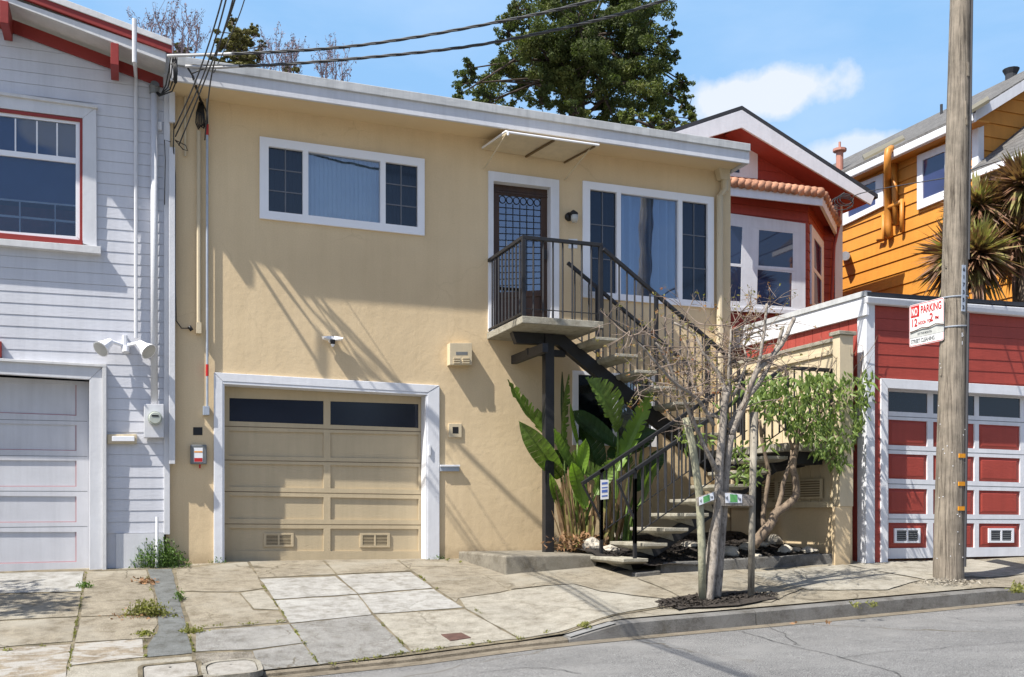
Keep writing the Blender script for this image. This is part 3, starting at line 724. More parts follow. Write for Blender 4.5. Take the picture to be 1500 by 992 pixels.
ms = boxat('mail_slot', 645, 673, 682, 690.5, .04, BLUEM, house); boxat('slot_lip', 645, 674, 681, 683.5, .02, VINYL, ms, -.04, .002)
sq = boxat('wall_hole_cover', 283, 296.5, 626, 637.5, .004, BLKP, house, 0, 0)
sb = boxat('shutoff_box', 279, 303, 651.5, 680, .06, GREYP, house, 0, .01); boxat('warning_label', 284, 297, 656, 677, .002, VINYL, sb, -.06, 0)
boxat('label_stripe', 284.5, 296.5, 671, 676.5, .0035, REDP, sb, -.06, 0); boxat('label_stripe', 284.5, 296.5, 661, 663, .0035, ORT, sb, -.06, 0)
boxat('red_tag', 291.5, 294, 680.5, 686, .01, REDP, sb, -.03, 0)
boxat('number_plate', 833, 846, 350, 364, .012, WHITE, house)
nl = MB(); nl.prism(Q([(836, 352), (843, 353), (843, 354), (836, 353)], -.014), (0, .001, 0)); nl.build('plate_marks', REDT, house)
# conduits
cx1 = XP(303.5, -.05); zt1 = at(303, 128, -.05).z; zb1 = at(303, 597, -.05).z
cd1 = MB().tube([(cx1, -.05, zt1), (cx1, -.05, zb1)], .016, 8).build('conduit', BLUEM, house)
rd = MB(); rd.tube([(cx1, -.05, at(303, 534, -.05).z), (cx1, -.05, at(303, 551, -.05).z)], .019, 8); rd.tube([(cx1, -.05, at(303, 182, -.05).z), (cx1, -.05, at(303, 198, -.05).z)], .019, 8); rd.build('red_tape', REDP, cd1)
boxat('junction_box', 297.5, 307, 595, 608, .07, BLUEM, house)
cx2 = XP(291, -.035)
MB().tube([(cx2, -.035, at(291, 192, -.035).z), (cx2, -.035, at(291, 478, -.035).z)], .026, 8).box(cx2-.03, cx2+.03, -.08, 0, at(291, 489, -.035).z, at(291, 473, -.035).z).build('conduit', CREAM, house)
MB().tube([(cx2-.16, -.03, at(280, 130, -.035).z), (cx2-.16, -.03, at(280, 230, -.03).z)], .016, 8).build('conduit', CREAM, house)
# wall lamp and security light
lp = at(838, 320, -.06); lm = MB(); lm.tube([(lp.x-.03, 0, lp.z+.03), (lp.x-.03, -.05, lp.z+.03)], .06, 14); lm.tube([(lp.x-.03, -.04, lp.z+.05), (lp.x, -.10, lp.z+.06), (lp.x+.01, -.12, lp.z+.03)], [.03, .05, .06], 12)
wl = lm.build('wall_lamp', BLKP, house, smooth=True); MB().tube([(lp.x+.01, -.12, lp.z+.03), (lp.x+.01, -.12, lp.z-.03), (lp.x+.01, -.12, lp.z-.07)], [.055, .05, .035], 12).build('lamp_glass', LAMPG, wl, smooth=True)
def floodlight(px, py, Y, parent, s=1.0, big=False):
    p = at(px, py, Y-.08*s); mb = MB(); mb.tube([(p.x, Y+.001, p.z), (p.x, Y-.05*s, p.z)], .045*s, 12)
    for sg in (-1, 1):
        if big: mb.tube([(p.x+sg*.03*s, Y-.05*s, p.z), (p.x+sg*.12*s, Y-.09*s, p.z+.02*s)], .018*s, 8); a = Vector((p.x+sg*.13*s, Y-.10*s, p.z+.02*s)); d = Vector((sg*.6, -.55, -.62)).normalized(); mb.tube([a, a+d*.07*s, a+d*.15*s], [.035*s, .05*s, .085*s], 14)
        else: mb.hexa([(p.x+sg*.02, Y-.04, p.z+.04), (p.x+sg*.02, Y-.10, p.z+.04), (p.x+sg*.02, Y-.10, p.z-.01), (p.x+sg*.02, Y-.04, p.z-.02)], [(p.x+sg*.14, Y-.06, p.z+.03), (p.x+sg*.13, Y-.15, p.z+.02), (p.x+sg*.12, Y-.15, p.z-.0), (p.x+sg*.12, Y-.06, p.z-.01)])
    o = mb.build('security_light', VINYL, parent, smooth=False)
    if big:
        for sg in (-1, 1):
            l = MB()
            a = Vector((p.x+sg*.13*s, Y-.10*s, p.z+.02*s)); d = Vector((sg*.6, -.55, -.62)).normalized(); l.tube([a+d*.145*s, a+d*.153*s], .074*s, 14); l.build('lamp_lens', LAMPG, o)
        MB().tube([(p.x+.01, Y-.05, p.z-.02), (p.x+.01, Y-.07, p.z-.09)], .045, 10).tube([(p.x, Y-.04, p.z+.12), (p.x, Y-.04, p.z-.02)], .035, 8).build('motion_sensor', WHITE, o)
    else: MB().tube([(p.x, Y-.10, p.z-.01), (p.x, Y-.10, p.z-.07)], [.035, .028], 10).build('motion_sensor', BLKP, o); MB().tube([(p.x, Y-.10, p.z-.07), (p.x, Y-.10, p.z-.10)], [.028, .012], 10).build('sensor_cap', VINYL, o)
floodlight(487, 497, 0, house)

# ------------------------------------------------------------------ wood-sided courses
def siding(mb, x0, x1, z0, z1, Y, h, k=0, holes=(), rake=None, lap=.009, axis='x'):
    z = z0
    while z < z1-1e-6:
        zt = min(z+h, z1); iv = [(x0, x1)]
        for (a, b, c, d) in holes:
            if zt-.01 > c and z+.01 < d:
                nv = []
                for (p, q) in iv:
                    if b <= p or a >= q: nv.append((p, q)); continue
                    if a > p: nv.append((p, a))
                    if b < q: nv.append((b, q))
                iv = nv
        for p, q in iv:
            q1, q2 = q, q
            p1, p2 = p, p
            if rake:
                lo, hi = rake(z), rake(zt)
                q1 = min(q, lo[1]); q2 = min(q, hi[1]); p1 = max(p, lo[0]); p2 = max(p, hi[0])
                if q1 <= p1 or q2 <= p2: 
                    if q1 > p1: q2 = p2 = (p1+q1)/2 if q2 <= p2 else q2
                    else: continue
            if axis == 'x':
                T = lambda x, d, zz: (x, Y-d, zz+k*x)
            else:
                T = lambda x, d, zz: (Y-d, x, zz+k*x)
            vs = [T(p1, lap, z), T(q1, lap, z), T(q2, .004, zt-.003), T(p2, .004, zt-.003), T(p1, 0, z), T(q1, 0, z)]
            mb.add(vs, [(0, 1, 2, 3), (0, 4, 5, 1)])
        z = zt
    return mb

# ------------------------------------------------------------------ left lavender house
lh = thing('clapboard_house', (-2, -.05, -.1), 'lavender clapboard house with red gable trim, at the left edge', 'house')
YL = -.05; KL = .011
LX0, LX1 = -6.2, XP(240, YL)
wq = [(-330, 85), (141, 157), (147, 366), (-330, 330)]
wt = at(141, 157, YL); wb = at(141, 366, YL); gt = at(152, 537, YL); gin = at(131, 556, YL)
# rake line along the frieze bottom: slope measured on the photo
ra, rb = at(0, 36, YL), at(239, 127, YL); rs = (rb.z-ra.z)/(rb.x-ra.x)
xpk = -2.55; zpk = ra.z+rs*(xpk-ra.x)
def rkl(z):
    d = (z+.05-rb.z)/rs
    return (2*xpk-(rb.x+d), rb.x+d) if z+.05 > rb.z else (LX0, LX1)
holesL = [(-5.2, wt.x-.05, wb.z+.05, wt.z-.05), (-5.5, gin.x+.05, -.5, gin.z+.02)]
def zz(p): return p.z-KL*p.x
holesL = [(-4.9, wt.x-.04, zz(wb)+.04, zz(wt)-.04), (-5.2, gin.x+.04, -.5, zz(gt)-.06)]
zb0 = at(200, 781, YL).z
siding(MB(), LX0, LX1+.02, zb0, zpk, YL, .137, KL, holesL, rkl).build('siding', LAV, lh)
bk = MB(); bk.holed([Vector((LX0, YL+.004, zb0)), Vector((LX0, YL+.004, rb.z)), Vector((xpk, YL+.004, zpk)), Vector((LX1, YL+.004, rb.z)), Vector((LX1, YL+.004, -.4)), Vector((gin.x+.03, YL+.004, -.4)), Vector((gin.x+.03, YL+.004, zz(gt)-.05)), Vector((-5.2, YL+.004, zz(gt)-.1)), Vector((-5.2, YL+.004, -.4)), Vector((LX0, YL+.004, -.4))],
   [[Vector((-4.85, YL+.004, wt.z-.1)), Vector((wt.x-.06, YL+.004, wt.z-.06)), Vector((wt.x-.06, YL+.004, wb.z+.08)), Vector((-4.85, YL+.004, wb.z+.08))]], (0, .25, 0)).build('wall', LAV, lh)
MB().box(gin.x+.3, LX1-.0, YL-.03, YL+.0, -.4, zb0-.004).build('skirt', LAVT, lh)
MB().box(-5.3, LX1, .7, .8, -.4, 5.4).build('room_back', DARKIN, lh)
MB().box(LX1-.1, LX1, YL+.26, 9, -.4, rb.z).build('side_wall', LAV, lh)
cb_ = MB(); cb_.box(LX1, XP(249, YL-.03), YL-.03, YL+.2, -.02+zb0-.0, at(245, 92, YL).z-.15)
cb_.box(XP(247.5, YL-.05), XP(256.5, YL-.06), YL-.075, YL-.031, at(250, 680, YL).z, at(250, 218, YL).z); cb_.box(XP(247.5, YL-.05), XP(256.5, YL-.06), YL-.075, YL-.031, at(250, 182, YL).z, at(250, 100, YL).z)
cb_.build('corner_board', LAVT, lh, bevel=.004)
# roof rake: frieze, soffit, fascia, red stripe
YR = -.54
def rake_pts(pa, pb, Y):
    return at(*pa, Y), at(*pb, Y)
def rakebar(a_top, b_top, a_bot, b_bot, Y, d, m, name, both=True):
    at_, bt = rake_pts(a_top, b_top, Y); ab_, bb = rake_pts(a_bot, b_bot, Y)
    sl1 = (bt.z-at_.z)/(bt.x-at_.x); sl2 = (bb.z-ab_.z)/(bb.x-ab_.x)
    zt_ = bt.z+sl1*(xpk-bt.x); zl_ = bb.z+sl2*(xpk-bb.x)
    mb = MB(); mb.prism([(bt.x, Y, bt.z), (bb.x, Y, bb.z), (xpk, Y, zl_), (xpk, Y, zt_)], (0, d, 0))
    mb.prism([(2*xpk-bt.x, Y, bt.z), (2*xpk-bb.x, Y, bb.z), (xpk, Y, zl_), (xpk, Y, zt_)], (0, d, 0))
    return mb.build(name, m, lh, bevel=.004), zt_, zl_
rakebar((15, 27), (239, 113), (0, 41), (239, 128), YL-.03, .029, REDT, 'frieze_board')
rakebar((40, 6), (243, 76), (40, 14.5), (243, 91.5), YR, .04, OFFW, 'rake_fascia')
rakebar((63, -2), (252, 66), (40, 0), (252, 78.5), YR-.025, .05, REDT, 'rake_stripe')
sft = rakebar((60, -14), (252, 58), (60, -4), (252, 66.5), YR-.04, 9.5, OFFW, 'roof')
# soffit between fascia and wall
a1, b1 = at(40, 12, YR+.04), at(243, 89, YR+.04); sl1 = (b1.z-a1.z)/(b1.x-a1.x); zk = b1.z+sl1*(xpk-b1.x)
s_ = MB(); s_.hexa([(b1.x, YR+.041, b1.z+.02), (xpk, YR+.041, zk+.02), (xpk, YR+.041, zk+.04), (b1.x, YR+.041, b1.z+.04)], [(b1.x, YL+.0, b1.z+.02), (xpk, YL, zk+.02), (xpk, YL, zk+.04), (b1.x, YL, b1.z+.04)]); s_.build('soffit', OFFW, lh)
for (pxa, pya, pxb, pyb) in ((168, 57, 168, 99), (6, -5, 6, 38)):
    p = at(pxa, pya+6, YR-.02); mbk = MB(); q = at(pxb, pyb-2, YR-.02)
    mbk.box(p.x-.045, p.x+.045, YR-.02, YL-.03, q.z+.02, p.z); mbk.build('rake_bracket', REDT, lh, bevel=.004)
# gable infill above frieze (hidden by soffit from below)
# window
lw = thing  # (no-op name)
def lq(pts, Y): return Q(pts, Y)
wtr = MB()
def sidebar(pxr0, pxr1, ytl, ybl, Y, d, mb): 
    mb.prism(Q([(pxr0, ytl), (pxr1, ytl+1), (pxr1, ybl), (pxr0, ybl-1)], Y), (0, d, 0))
xw0 = -4.95
def ext(p1, p2, x):   # extend the px line p1-p2 on plane to X=x
    return p1+(p2-p1)*((x-p1.x)/(p2.x-p1.x))
def hbar(a, b, c, d, Y, dep, mb, xl=xw0):   # top line a->b, bottom line c->d (px), extended left to xl
    A, B, C, D_ = at(*a, Y), at(*b, Y), at(*c, Y), at(*d, Y)
    mb.prism([ext(A, B, xl), B, D_, ext(C, D_, xl)], (0, dep, 0))
hbar((0, 137), (141, 157), (0, 158), (121, 173), YL-.05, .05, wtr); 
wtr.prism(Q([(121, 173.0), (141, 157.5), (142, 363), (121, 356.5)], YL-.048), (0, .048, 0))
wtr.prism(Q([(-335, 90), (-300, 96), (-300, 330), (-335, 326)], YL-.048), (0, .048, 0))
wn = wtr.build('window', LAVT, lh, bevel=.004)
mb = MB(); hbar((0, 134), (143, 154), (0, 138.5), (143, 158.5), YL-.08, .08, mb); mb.build('head_moulding', OFFW, wn, bevel=.003)
mb = MB(); hbar((0, 159), (120, 174), (0, 163.5), (120, 178.5), YL-.045, .04, mb); mb.prism(Q([(117, 178), (121, 174), (121, 357), (117, 351)], YL-.044), (0, .04, 0)); hbar((0, 341), (121, 352), (0, 349), (121, 359), YL-.05, .05, mb); mb.build('red_stop', REDT, wn, bevel=.002)
mb = MB(); hbar((0, 349.5), (148, 361), (0, 359), (148, 372), YL-.11, .11, mb); mb.build('sill', OFFW, wn, bevel=.004)
ysh = YL-.02
mb = MB(); hbar((0, 163), (117, 178), (0, 169), (111, 182), ysh, .04, mb); hbar((0, 219), (111, 231.5), (0, 227), (111, 239.5), ysh-.005, .05, mb)
hbar((0, 338), (112, 346.5), (0, 342), (117, 352), ysh, .04, mb); mb.prism(Q([(111, 181), (117, 178), (117, 351), (111, 346)], ysh-.002), (0, .04, 0))
for px in (22.5, 54, 83.5): a = 171+px*.113; mb.prism(Q([(px-1, a), (px+1.2, a), (px+1.2, a+50), (px-1, a+50)], ysh+.004), (0, .02, 0))
for px in (-20, -50, -80): a = 171+px*.113; mb.prism(Q([(px-1, a), (px+1.2, a), (px+1.2, a+50), (px-1, a+50)], ysh+.004), (0, .02, 0))
mb.build('sash', VINYL, wn, bevel=.002)
mb = MB(); hbar((0, 165), (113, 179), (0, 341), (113, 349), ysh+.02, .005, mb); mb.build('pane', mat_glass('dim_window_glass', (.8, .85, .9), .03), wn)
mb = MB(); hbar((0, 160), (114, 174), (0, 292.5), (114, 302.5), ysh+.09, .008, mb); mb.build('roller_blind', mat('blue_blind', (.05, .09, .19), .8, .1, 3), wn)
mb = MB(); hbar((0, 290.5), (111, 300.5), (0, 293), (111, 303), ysh+.085, .01, mb); mb.prism(Q([(28, 296), (30, 296), (30, 341), (28, 341)], ysh+.05), (0, .02, 0)); mb.prism(Q([(80, 300), (81.5, 300), (81.5, 345), (80, 345)], ysh+.05), (0, .02, 0)); hbar((0, 314), (111, 324), (0, 317), (111, 327), ysh+.12, .02, mb); mb.build('inner_grille', LAVT, wn)
mb = MB(); hbar((0, 300), (114, 310), (0, 341), (114, 350), ysh+.32, .05, mb); mb.build('curtain', mat('red_cushion', (.10, .02, .015), .9, .6, 4), wn)
# left garage
mb = MB(); hbar((0, 529), (150, 538), (0, 548), (131, 556), YL-.07, .07, mb, -5.3); mb.prism([at(131, 556, YL-.068), at(150, 538.5, YL-.068), Vector((at(150, 700, YL-.068).x, YL-.068, -.12)), Vector((at(131, 700, YL-.068).x, YL-.068, -.12))], (0, .20, 0)); gtr = mb.build('garage_trim', LAVT, lh, bevel=.005)
mb = MB(); hbar((0, 525), (156, 534), (0, 529), (156, 538), YL-.10, .10, mb, -5.35); mb.prism([at(150, 534, YL-.098), at(156, 534.5, YL-.098), Vector((at(156, 700, YL-.098).x, YL-.098, -.12)), Vector((at(150, 700, YL-.098).x, YL-.098, -.12))], (0, .098, 0)); mb.build('backband', OFFW, gtr, bevel=.004)
YGL = YL+.16; R3 = lambda v: 520+v/2.918
dO = [at(-10, 552, YGL), at(134, 559.5, YGL), Vector((XP(134, YGL), YGL, -.10)), at(-10, 838, YGL)]
dO[0] = ext(dO[0], dO[1], -5.1); dO[3] = Vector((-5.1, YGL, -.17))
lr = [(118, 248, 128, 260), (293, 405, 300, 410), (450, 563, 452, 563), (603, 717, 605, 715), (757, 893, 757, 885)]
hls = []
for a, b, c, d in lr:
    A, B, C, E = at(0, R3(a), YGL), at(112, R3(c), YGL), at(112, R3(d), YGL), at(0, R3(b), YGL)
    hls.append([ext(A, B, -1.95), B, C, ext(E, C, -1.95)])
    hls.append([ext(A, B, -4.3), ext(A, B, -2.2), ext(E, C, -2.2), ext(E, C, -4.3)])
LGD = mat('lavender_door_paint', (.55, .555, .585), .5, .05, 3, .001, 40, streak=.12)
lg = MB().holed(dO, hls, (0, .03, 0)).build('garage_door', LGD, lh, bevel=.003)
mb = MB(); rl = MB()
for h in hls:
    mb.prism(shift(h, .016), (0, .02, 0))
    a = sub(h, 0, 1, .97, 1.0); rl.prism(shift(a, .012), (0, .003, 0)); b = sub(h, .992, 1, 0, 1); rl.prism(shift(b, .0115), (0, .003, 0))
mb.build('panel', LGD, lg); rl.build('panel_line', mat('faded_red', (.44, .24, .25), .7), lg)
mb = MB()
for y0, y1 in ((276, 284), (430, 434), (582, 583), (737, 733)):
    A, B = at(0, R3(y0), YGL), at(128, R3(y1), YGL); mb.prism([ext(A, B, -5.0)+Vector((0, -.001, .003)), B+Vector((0, -.001, .003)), B+Vector((0, -.001, -.003)), ext(A, B, -5.0)+Vector((0, -.001, -.003))], (0, .002, 0))
mb.build('section_joint', GREYP, lg)
# pipes, meter, lights on left house
x_ = XP(199, YL-.06); z1_, z0_ = at(199, 30, YL-.8).z, at(199, 495, YL-.06).z
vp = MB(); vp.tube([(XP(197, -.8), -.80, at(197, 92, -.8).z), (XP(197, -.8), -.80, at(197, 28, -.8).z)], .028, 8); vp.tube([(x_, YL-.05, at(199, 110, YL-.05).z), (x_, YL-.05, z0_)], .022, 8); vp.tube([(XP(197, -.8), -.80, at(197, 60, -.8).z), (XP(197, -.8), -.80, at(197, 85, -.8).z), (x_, YL-.05, at(199, 112, YL-.05).z)], [.024, .023, .022], 8); vp.build('vent_pipe', LAVT, lh)
x_ = XP(226, YL-.08); mp_ = MB(); mp_.tube([(x_, YL-.07, at(226, 136, YL-.07).z), (x_, YL-.07, at(226, 592, YL-.07).z)], .042, 12); mst = mp_.build('service_mast', LAVT, lh, smooth=True)
z_ = at(226, 130, YL-.08).z; MB().tube([(x_, YL-.07, z_-.06), (x_, YL-.07, z_+.02), (x_+.01, YL-.12, z_+.05)], [.055, .065, .05], 10).build('weather_head', GREYP, mst)
mx_ = boxat('meter_box', 211, 240, 592, 641, .12, LAVT, lh, YL-.02); p = at(227, 613, YL-.15); mm = MB(); mm.tube([(p.x, YL-.14, p.z), (p.x, YL-.20, p.z)], .085, 20); mm.tube([(p.x, YL-.20, p.z), (p.x, YL-.23, p.z)], [.075, .065], 20); mm.build('meter_dial', METER, mx_)
MB().box(p.x-.04, p.x+.04, YL-.234, YL-.231, p.z+.015, p.z+.035).build('meter_display', BLKP, mx_)
sl_ = boxat('mail_slot', 157, 200.5, 636, 650, .05, CREAM, lh, YL-.01); boxat('slot_flap', 164, 197, 639, 646.5, .02, VINYL, sl_, YL-.06)
floodlight(183, 505, YL, lh, 1.25, True)
x_ = XP(230, YL-.12); MB().tube([(x_, YL-.12, -.1), (x_, YL-.12, at(230, 757, YL-.12).z)], .018, 8).build('standpipe', VINYL, lh)
boxat('outlet_cover', 229, 237, 178, 190, .05, LAVT, lh, YL-.01)
boxat('red_lamp', -6, 2, 500, 523, .08, REDT, lh, YL)

# ------------------------------------------------------------------ red garage
YG = -2.7; GX = 8.95
rg = thing('red_garage', (11, YG, -.05), 'red clapboard garage with white trimmed panel door behind the utility pole', 'garage')
KG = .011
zc_ = at(1275, 440, YG).z
tl = at(1291, 554, YG); ti = at(1302, 568, YG); XG1 = 16.0; xd1 = XP(1558, YG)
zq = lambda p: p.z-KG*p.x
siding(MB(), XP(1279, YG), XG1, -.25, zq(at(1279, 446, YG)), YG, .155, KG, [(ti.x-.02, xd1+.05, -.5, zq(ti)+.02)]).build('siding', REDS, rg)
MB().holed([Vector((GX+.01, YG+.005, zc_)), Vector((XG1, YG+.005, zc_+.08)), Vector((XG1, YG+.005, -.2)), Vector((xd1+.04, YG+.005, -.2)), Vector((xd1+.04, YG+.005, ti.z+.07)), Vector((ti.x-.01, YG+.005, ti.z+.01)), Vector((ti.x-.01, YG+.005, -.3)), Vector((GX+.01, YG+.005, -.3))], [], (0, .18, 0)).build('wall', REDS, rg)
cbx = MB(); cbx.box(GX-.03, XP(1279, YG), YG-.035, YG+.14, -.1, zc_-.02); cbx.build('corner_board', WHITE, rg, bevel=.005)
# roof edge: gutter, flashing
A, B = at(1271, 434, YG-.12), at(1500, 450.5, YG-.12); C, E = at(1271, 444, YG-.10), at(1500, 463, YG-.10)
ex = lambda p, q: ext(p, q, XG1)
MB().prism([A, ex(A, B), ex(C, E), C], (0, .09, 0)).build('gutter', WHITE, rg, bevel=.012)
A2, B2 = at(1271, 427.5, YG-.08), at(1500, 443, YG-.08)
rf = MB(); a2 = ex(A2, B2); rf.prism([A2, a2, a2+Vector((0, 0, -.05)), A2+Vector((0, 0, -.05))], (0, 5, 0)); rf.build('roof', DKROOF, rg)
# left side: planks, fascia, flashing
s0, s1 = atx(1269, 427, GX-.06), atx(1110, 473, GX-.06); sd = (s1-s0)/(s1.y-s0.y)
eb = s0+sd*(2.6-s0.y)
fb0 = atx(1265, 466, GX-.03); fb0.y = s0.y; hgt = s0.z-fb0.z-.0
MB().prism([s0+Vector((-.02, 0, .012)), eb+Vector((-.02, 0, .012)), eb+Vector((-.02, 0, -.06)), s0+Vector((-.02, 0, -.06))], (.1, 0, 0)).build('flashing', FLASH, rg, bevel=.004)
MB().prism([s0+Vector((.0, .0, -.061)), eb+Vector((0, 0, -.061)), eb+Vector((0, 0, -.30)), s0+Vector((0, 0, -.30))], (.045, 0, 0)).build('side_fascia', WHITE, rg, bevel=.004)
sb_ = MB(); y = YG+.14
while y < 2.4:
    zt_ = (s0+sd*(y-s0.y)).z-.2; sb_.box(GX-.012, GX+.02, y+.004, y+.186, -.2, zt_); y += .19
sb_.build('side_boards', REDB, rg); MB().box(GX+.021, GX+.06, YG+.14, 2.4, -.2, 2.9).build('side_backing', REDS, rg)
# garage door
tr = MB(); TL, TR = at(1291, 554, YG-.03), at(1500, 566, YG-.03); BL_, BR_ = at(1301, 568.5, YG-.03), at(1500, 580, YG-.03)
tr.prism([TL, ext(TL, TR, xd1+.1), ext(BL_, BR_, xd1), BL_], (0, .1, 0)); tr.prism([TL+Vector((0, .002, -.003)), BL_+Vector((0, .002, -.001)), Vector((BL_.x, YG-.028, -.1)), Vector((TL.x, YG-.028, -.1))], (0, .098, 0))
tr.box(xd1, xd1+.1, YG-.028, YG+.07, -.1, TR.z+.0); tr.build('garage_trim', WHITE, rg, bevel=.004)
YDG = YG+.12
cols = [(1301.5, 1358.5), (1367, 1427.5), (1434, 1494.5), (1502, 1556)]
rws = [(575, 604, 582.5, 611), (616, 653, 623, 658.5), (665.6, 702, 670.5, 706), (716, 753, 719, 754), (766, 803, 767, 801.7)]
def gpq(px0, px1, r, Y=YDG):
    f = lambda px: (px-1330)/(1465-1330)
    y = lambda a, b, px: a+(b-a)*f(px)
    return [at(px0, y(r[0], r[2], px0), Y), at(px1, y(r[0], r[2], px1), Y), at(px1, y(r[1], r[3], px1), Y), at(px0, y(r[1], r[3], px0), Y)]
O = gpq(1297, 1562, (564, 818, 571, 815)); hs = [gpq(a, b, r) for r in rws for a, b in cols]
rgd = MB().holed(O, hs, (0, .03, 0)).build('garage_door', WHITE, rg, bevel=.003)
rp = MB(); rgl = MB()
for i, h in enumerate(hs):
    if i < 4: rgl.prism(shift(h, .012), (0, .01, 0))
    else:
        rp.prism(shift(h, .022), (0, .01, 0)); hi = sub(h, .09, .91, .14, .86)
        a = shift(hi, .006); b = shift(sub(h, .02, .98, .03, .97), .021); rp.hexa(a, b)
rp.build('panel', REDS, rgd); rgl.build('pane', DKGLASS, rgd)
sj = MB()
for ya, yb in ((610.5, 617), (659.5, 664.5), (709, 712.5), (760, 760.5)): sj.prism(shift(gpq(1299, 1560, (ya, ya+1, yb, yb+1)), -.001), (0, .002, 0))
sj.build('section_joint', GREYP, rgd)
louvre(1309, 1347, 774, 795.5, YDG+.004, rgd, VINYL, DKGLASS, 5, GREYP); louvre(1447, 1484, 774, 795, YDG+.004, rgd, VINYL, DKGLASS, 5, GREYP)

# ------------------------------------------------------------------ beige side fence wall with post
sw = thing('side_wall', (8.68, -1.4, 0), 'cream boarded side wall with capped end post between the stairs and the red garage', 'wall')
bx = 8.62
zt0 = atx(1230, 491, bx).z; zlow = at(1240, 741, YG).z
u = MB(); u.box(bx, bx+.16, YG+.10, -.02, zlow, zt0-.07); u.build('boarding', CREAM, sw)
px0, px1 = XP(1230, YG-.02), XP(1250, YG-.02)
MB().box(px0, px1, YG-.02, YG+.12, zlow-.01, zt0-.02).build('post', CREAM, sw, bevel=.006)
MB().box(px0-.03, px1+.03, YG-.05, YG+.16, zt0-.019, zt0+.03).box(bx-.03, bx+.2, YG+.161, -.02, zt0-.069, zt0-.02).build('cap', TREAD, sw, bevel=.006)
rl_ = MB()
for a, b in ((.10, .16), (.62, .70)): rl_.box(bx-.03, bx-.001, YG+.13, -.03, zt0-.07-b, zt0-.07-a)
rl_.box(bx-.04, bx-.001, YG+.13, -.03, zlow-.02, zlow+.06); rl_.build('rail', CREAM, sw, bevel=.004)
bt = MB(); y = YG+.28
while y < -.1: bt.box(bx-.014, bx-.001, y, y+.02, zlow+.061, zt0-.78); y += .21
bt.build('batten', CREAM, sw)
MB().box(bx+.03, bx+.15, YG+.05, -.02, -.35, zlow-.001).box(px0-.06, px1-.04, YG-.01, YG+.049, -.3, zlow-.012).build('stucco_base', STUCCO, sw)
# louvred underfloor vent panel below the stair landing
lvp = thing('lattice_panel', (8.2, -.9, 1.0), 'tan louvred vent panel low on the side wall beneath the stair landing', 'vent panel')
vb2 = MB(); vb2.box(bx-.05, bx-.041, -2.3, -.3, zlow+.1, zlow+.36); vb2.build('panel', CREAM, lvp)
s2 = MB()
for g in range(4):
    ya = -2.25+g*.5
    for i in range(7): s2.box(bx-.062, bx-.051, ya, ya+.4, zlow+.125+i*.032, zlow+.142+i*.032)
s2.build('slat', mat('dark_tan', (.20, .15, .09), .8), lvp)

# ------------------------------------------------------------------ red house behind
rh = thing('red_gabled_house', (13, 5.5, 0), 'red clapboard house with white trimmed gable and terracotta roofed bay window', 'house')
YH = 6.0; YGB = 5.3
pk = at(1087, 161, YGB); re = at(1281, 288, YGB); rl2 = Vector((2*pk.x-re.x, YGB, re.z))
pkb = at(1087, 187, YGB); rbb = at(1276, 300, YGB); lbb = Vector((2*pk.x-rbb.x, YGB, rbb.z))
up = Vector((0, 0, .09))
MB().prism([pk, re, rbb, pkb, lbb, rl2], (0, .05, 0)).build('bargeboard', WHITE, rh, bevel=.005)
MB().hexa([pk+up, re+up+Vector((.1, 0, -.03)), re+Vector((.1, 0, -.03)), pk+Vector((0, 0, .002))], [p+Vector((0, 9, 0)) for p in (pk+up, re+up+Vector((.1, 0, -.03)), re+Vector((.1, 0, -.03)), pk+Vector((0, 0, .002)))]).hexa([pk+up, rl2+up, rl2, pk+Vector((0, 0, .002))], [p+Vector((0, 9, 0)) for p in (pk+up, rl2+up, rl2, pk+Vector((0, 0, .002)))]).build('roof', DKROOF, rh)
sfm = MB(); o = Vector((0, .051, .06)); sfm.hexa([pkb+o, rbb+o, rbb+o+Vector((0, 0, .03)), pkb+o+Vector((0, 0, .03))], [p+Vector((0, 1, 0)) for p in (pkb+o, rbb+o, rbb+o+Vector((0, 0, .03)), pkb+o+Vector((0, 0, .03)))]); sfm.build('soffit', REDS, rh)
xr = at(1232, 400, YH).x; slp = (re.z-pk.z)/(re.x-pk.x)
def rkr(z):
    d = (z-pkb.z-.05)/slp
    return (pk.x-d, pk.x+d)
siding(MB(), 9.6, xr, -.2, pkb.z+.04, YH, .2, 0, (), rkr, lap=.02).build('siding', REDS, rh)
MB().prism([(9.6, YH+.01, -.3), (xr, YH+.01, -.3), (xr, YH+.01, pk.z+slp*(xr-pk.x)), (pk.x, YH+.01, pk.z-.05), (9.6, YH+.01, pk.z+slp*(pk.x-9.6))], (0, 7, 0)).build('wall', REDS, rh)
MB().box(at(1222, 400, YH).x, xr+.02, YH-.03, YH+.1, -.2, at(1225, 300, YH).z).build('corner_board', LAVT, rh)
aw_ = MB(); q = Q([(1040, 212), (1110, 221), (1110, 262), (1040, 255)], YH-.05); aw_.holed(q, [sub(q, .1, .62, .25, .86)], (0, .06, 0)); aww = aw_.build('window', WHITE, rh); MB().prism(shift(sub(q, .1, .62, .25, .86), .02), (0, .01, 0)).build('pane', DKGLASS, aww)
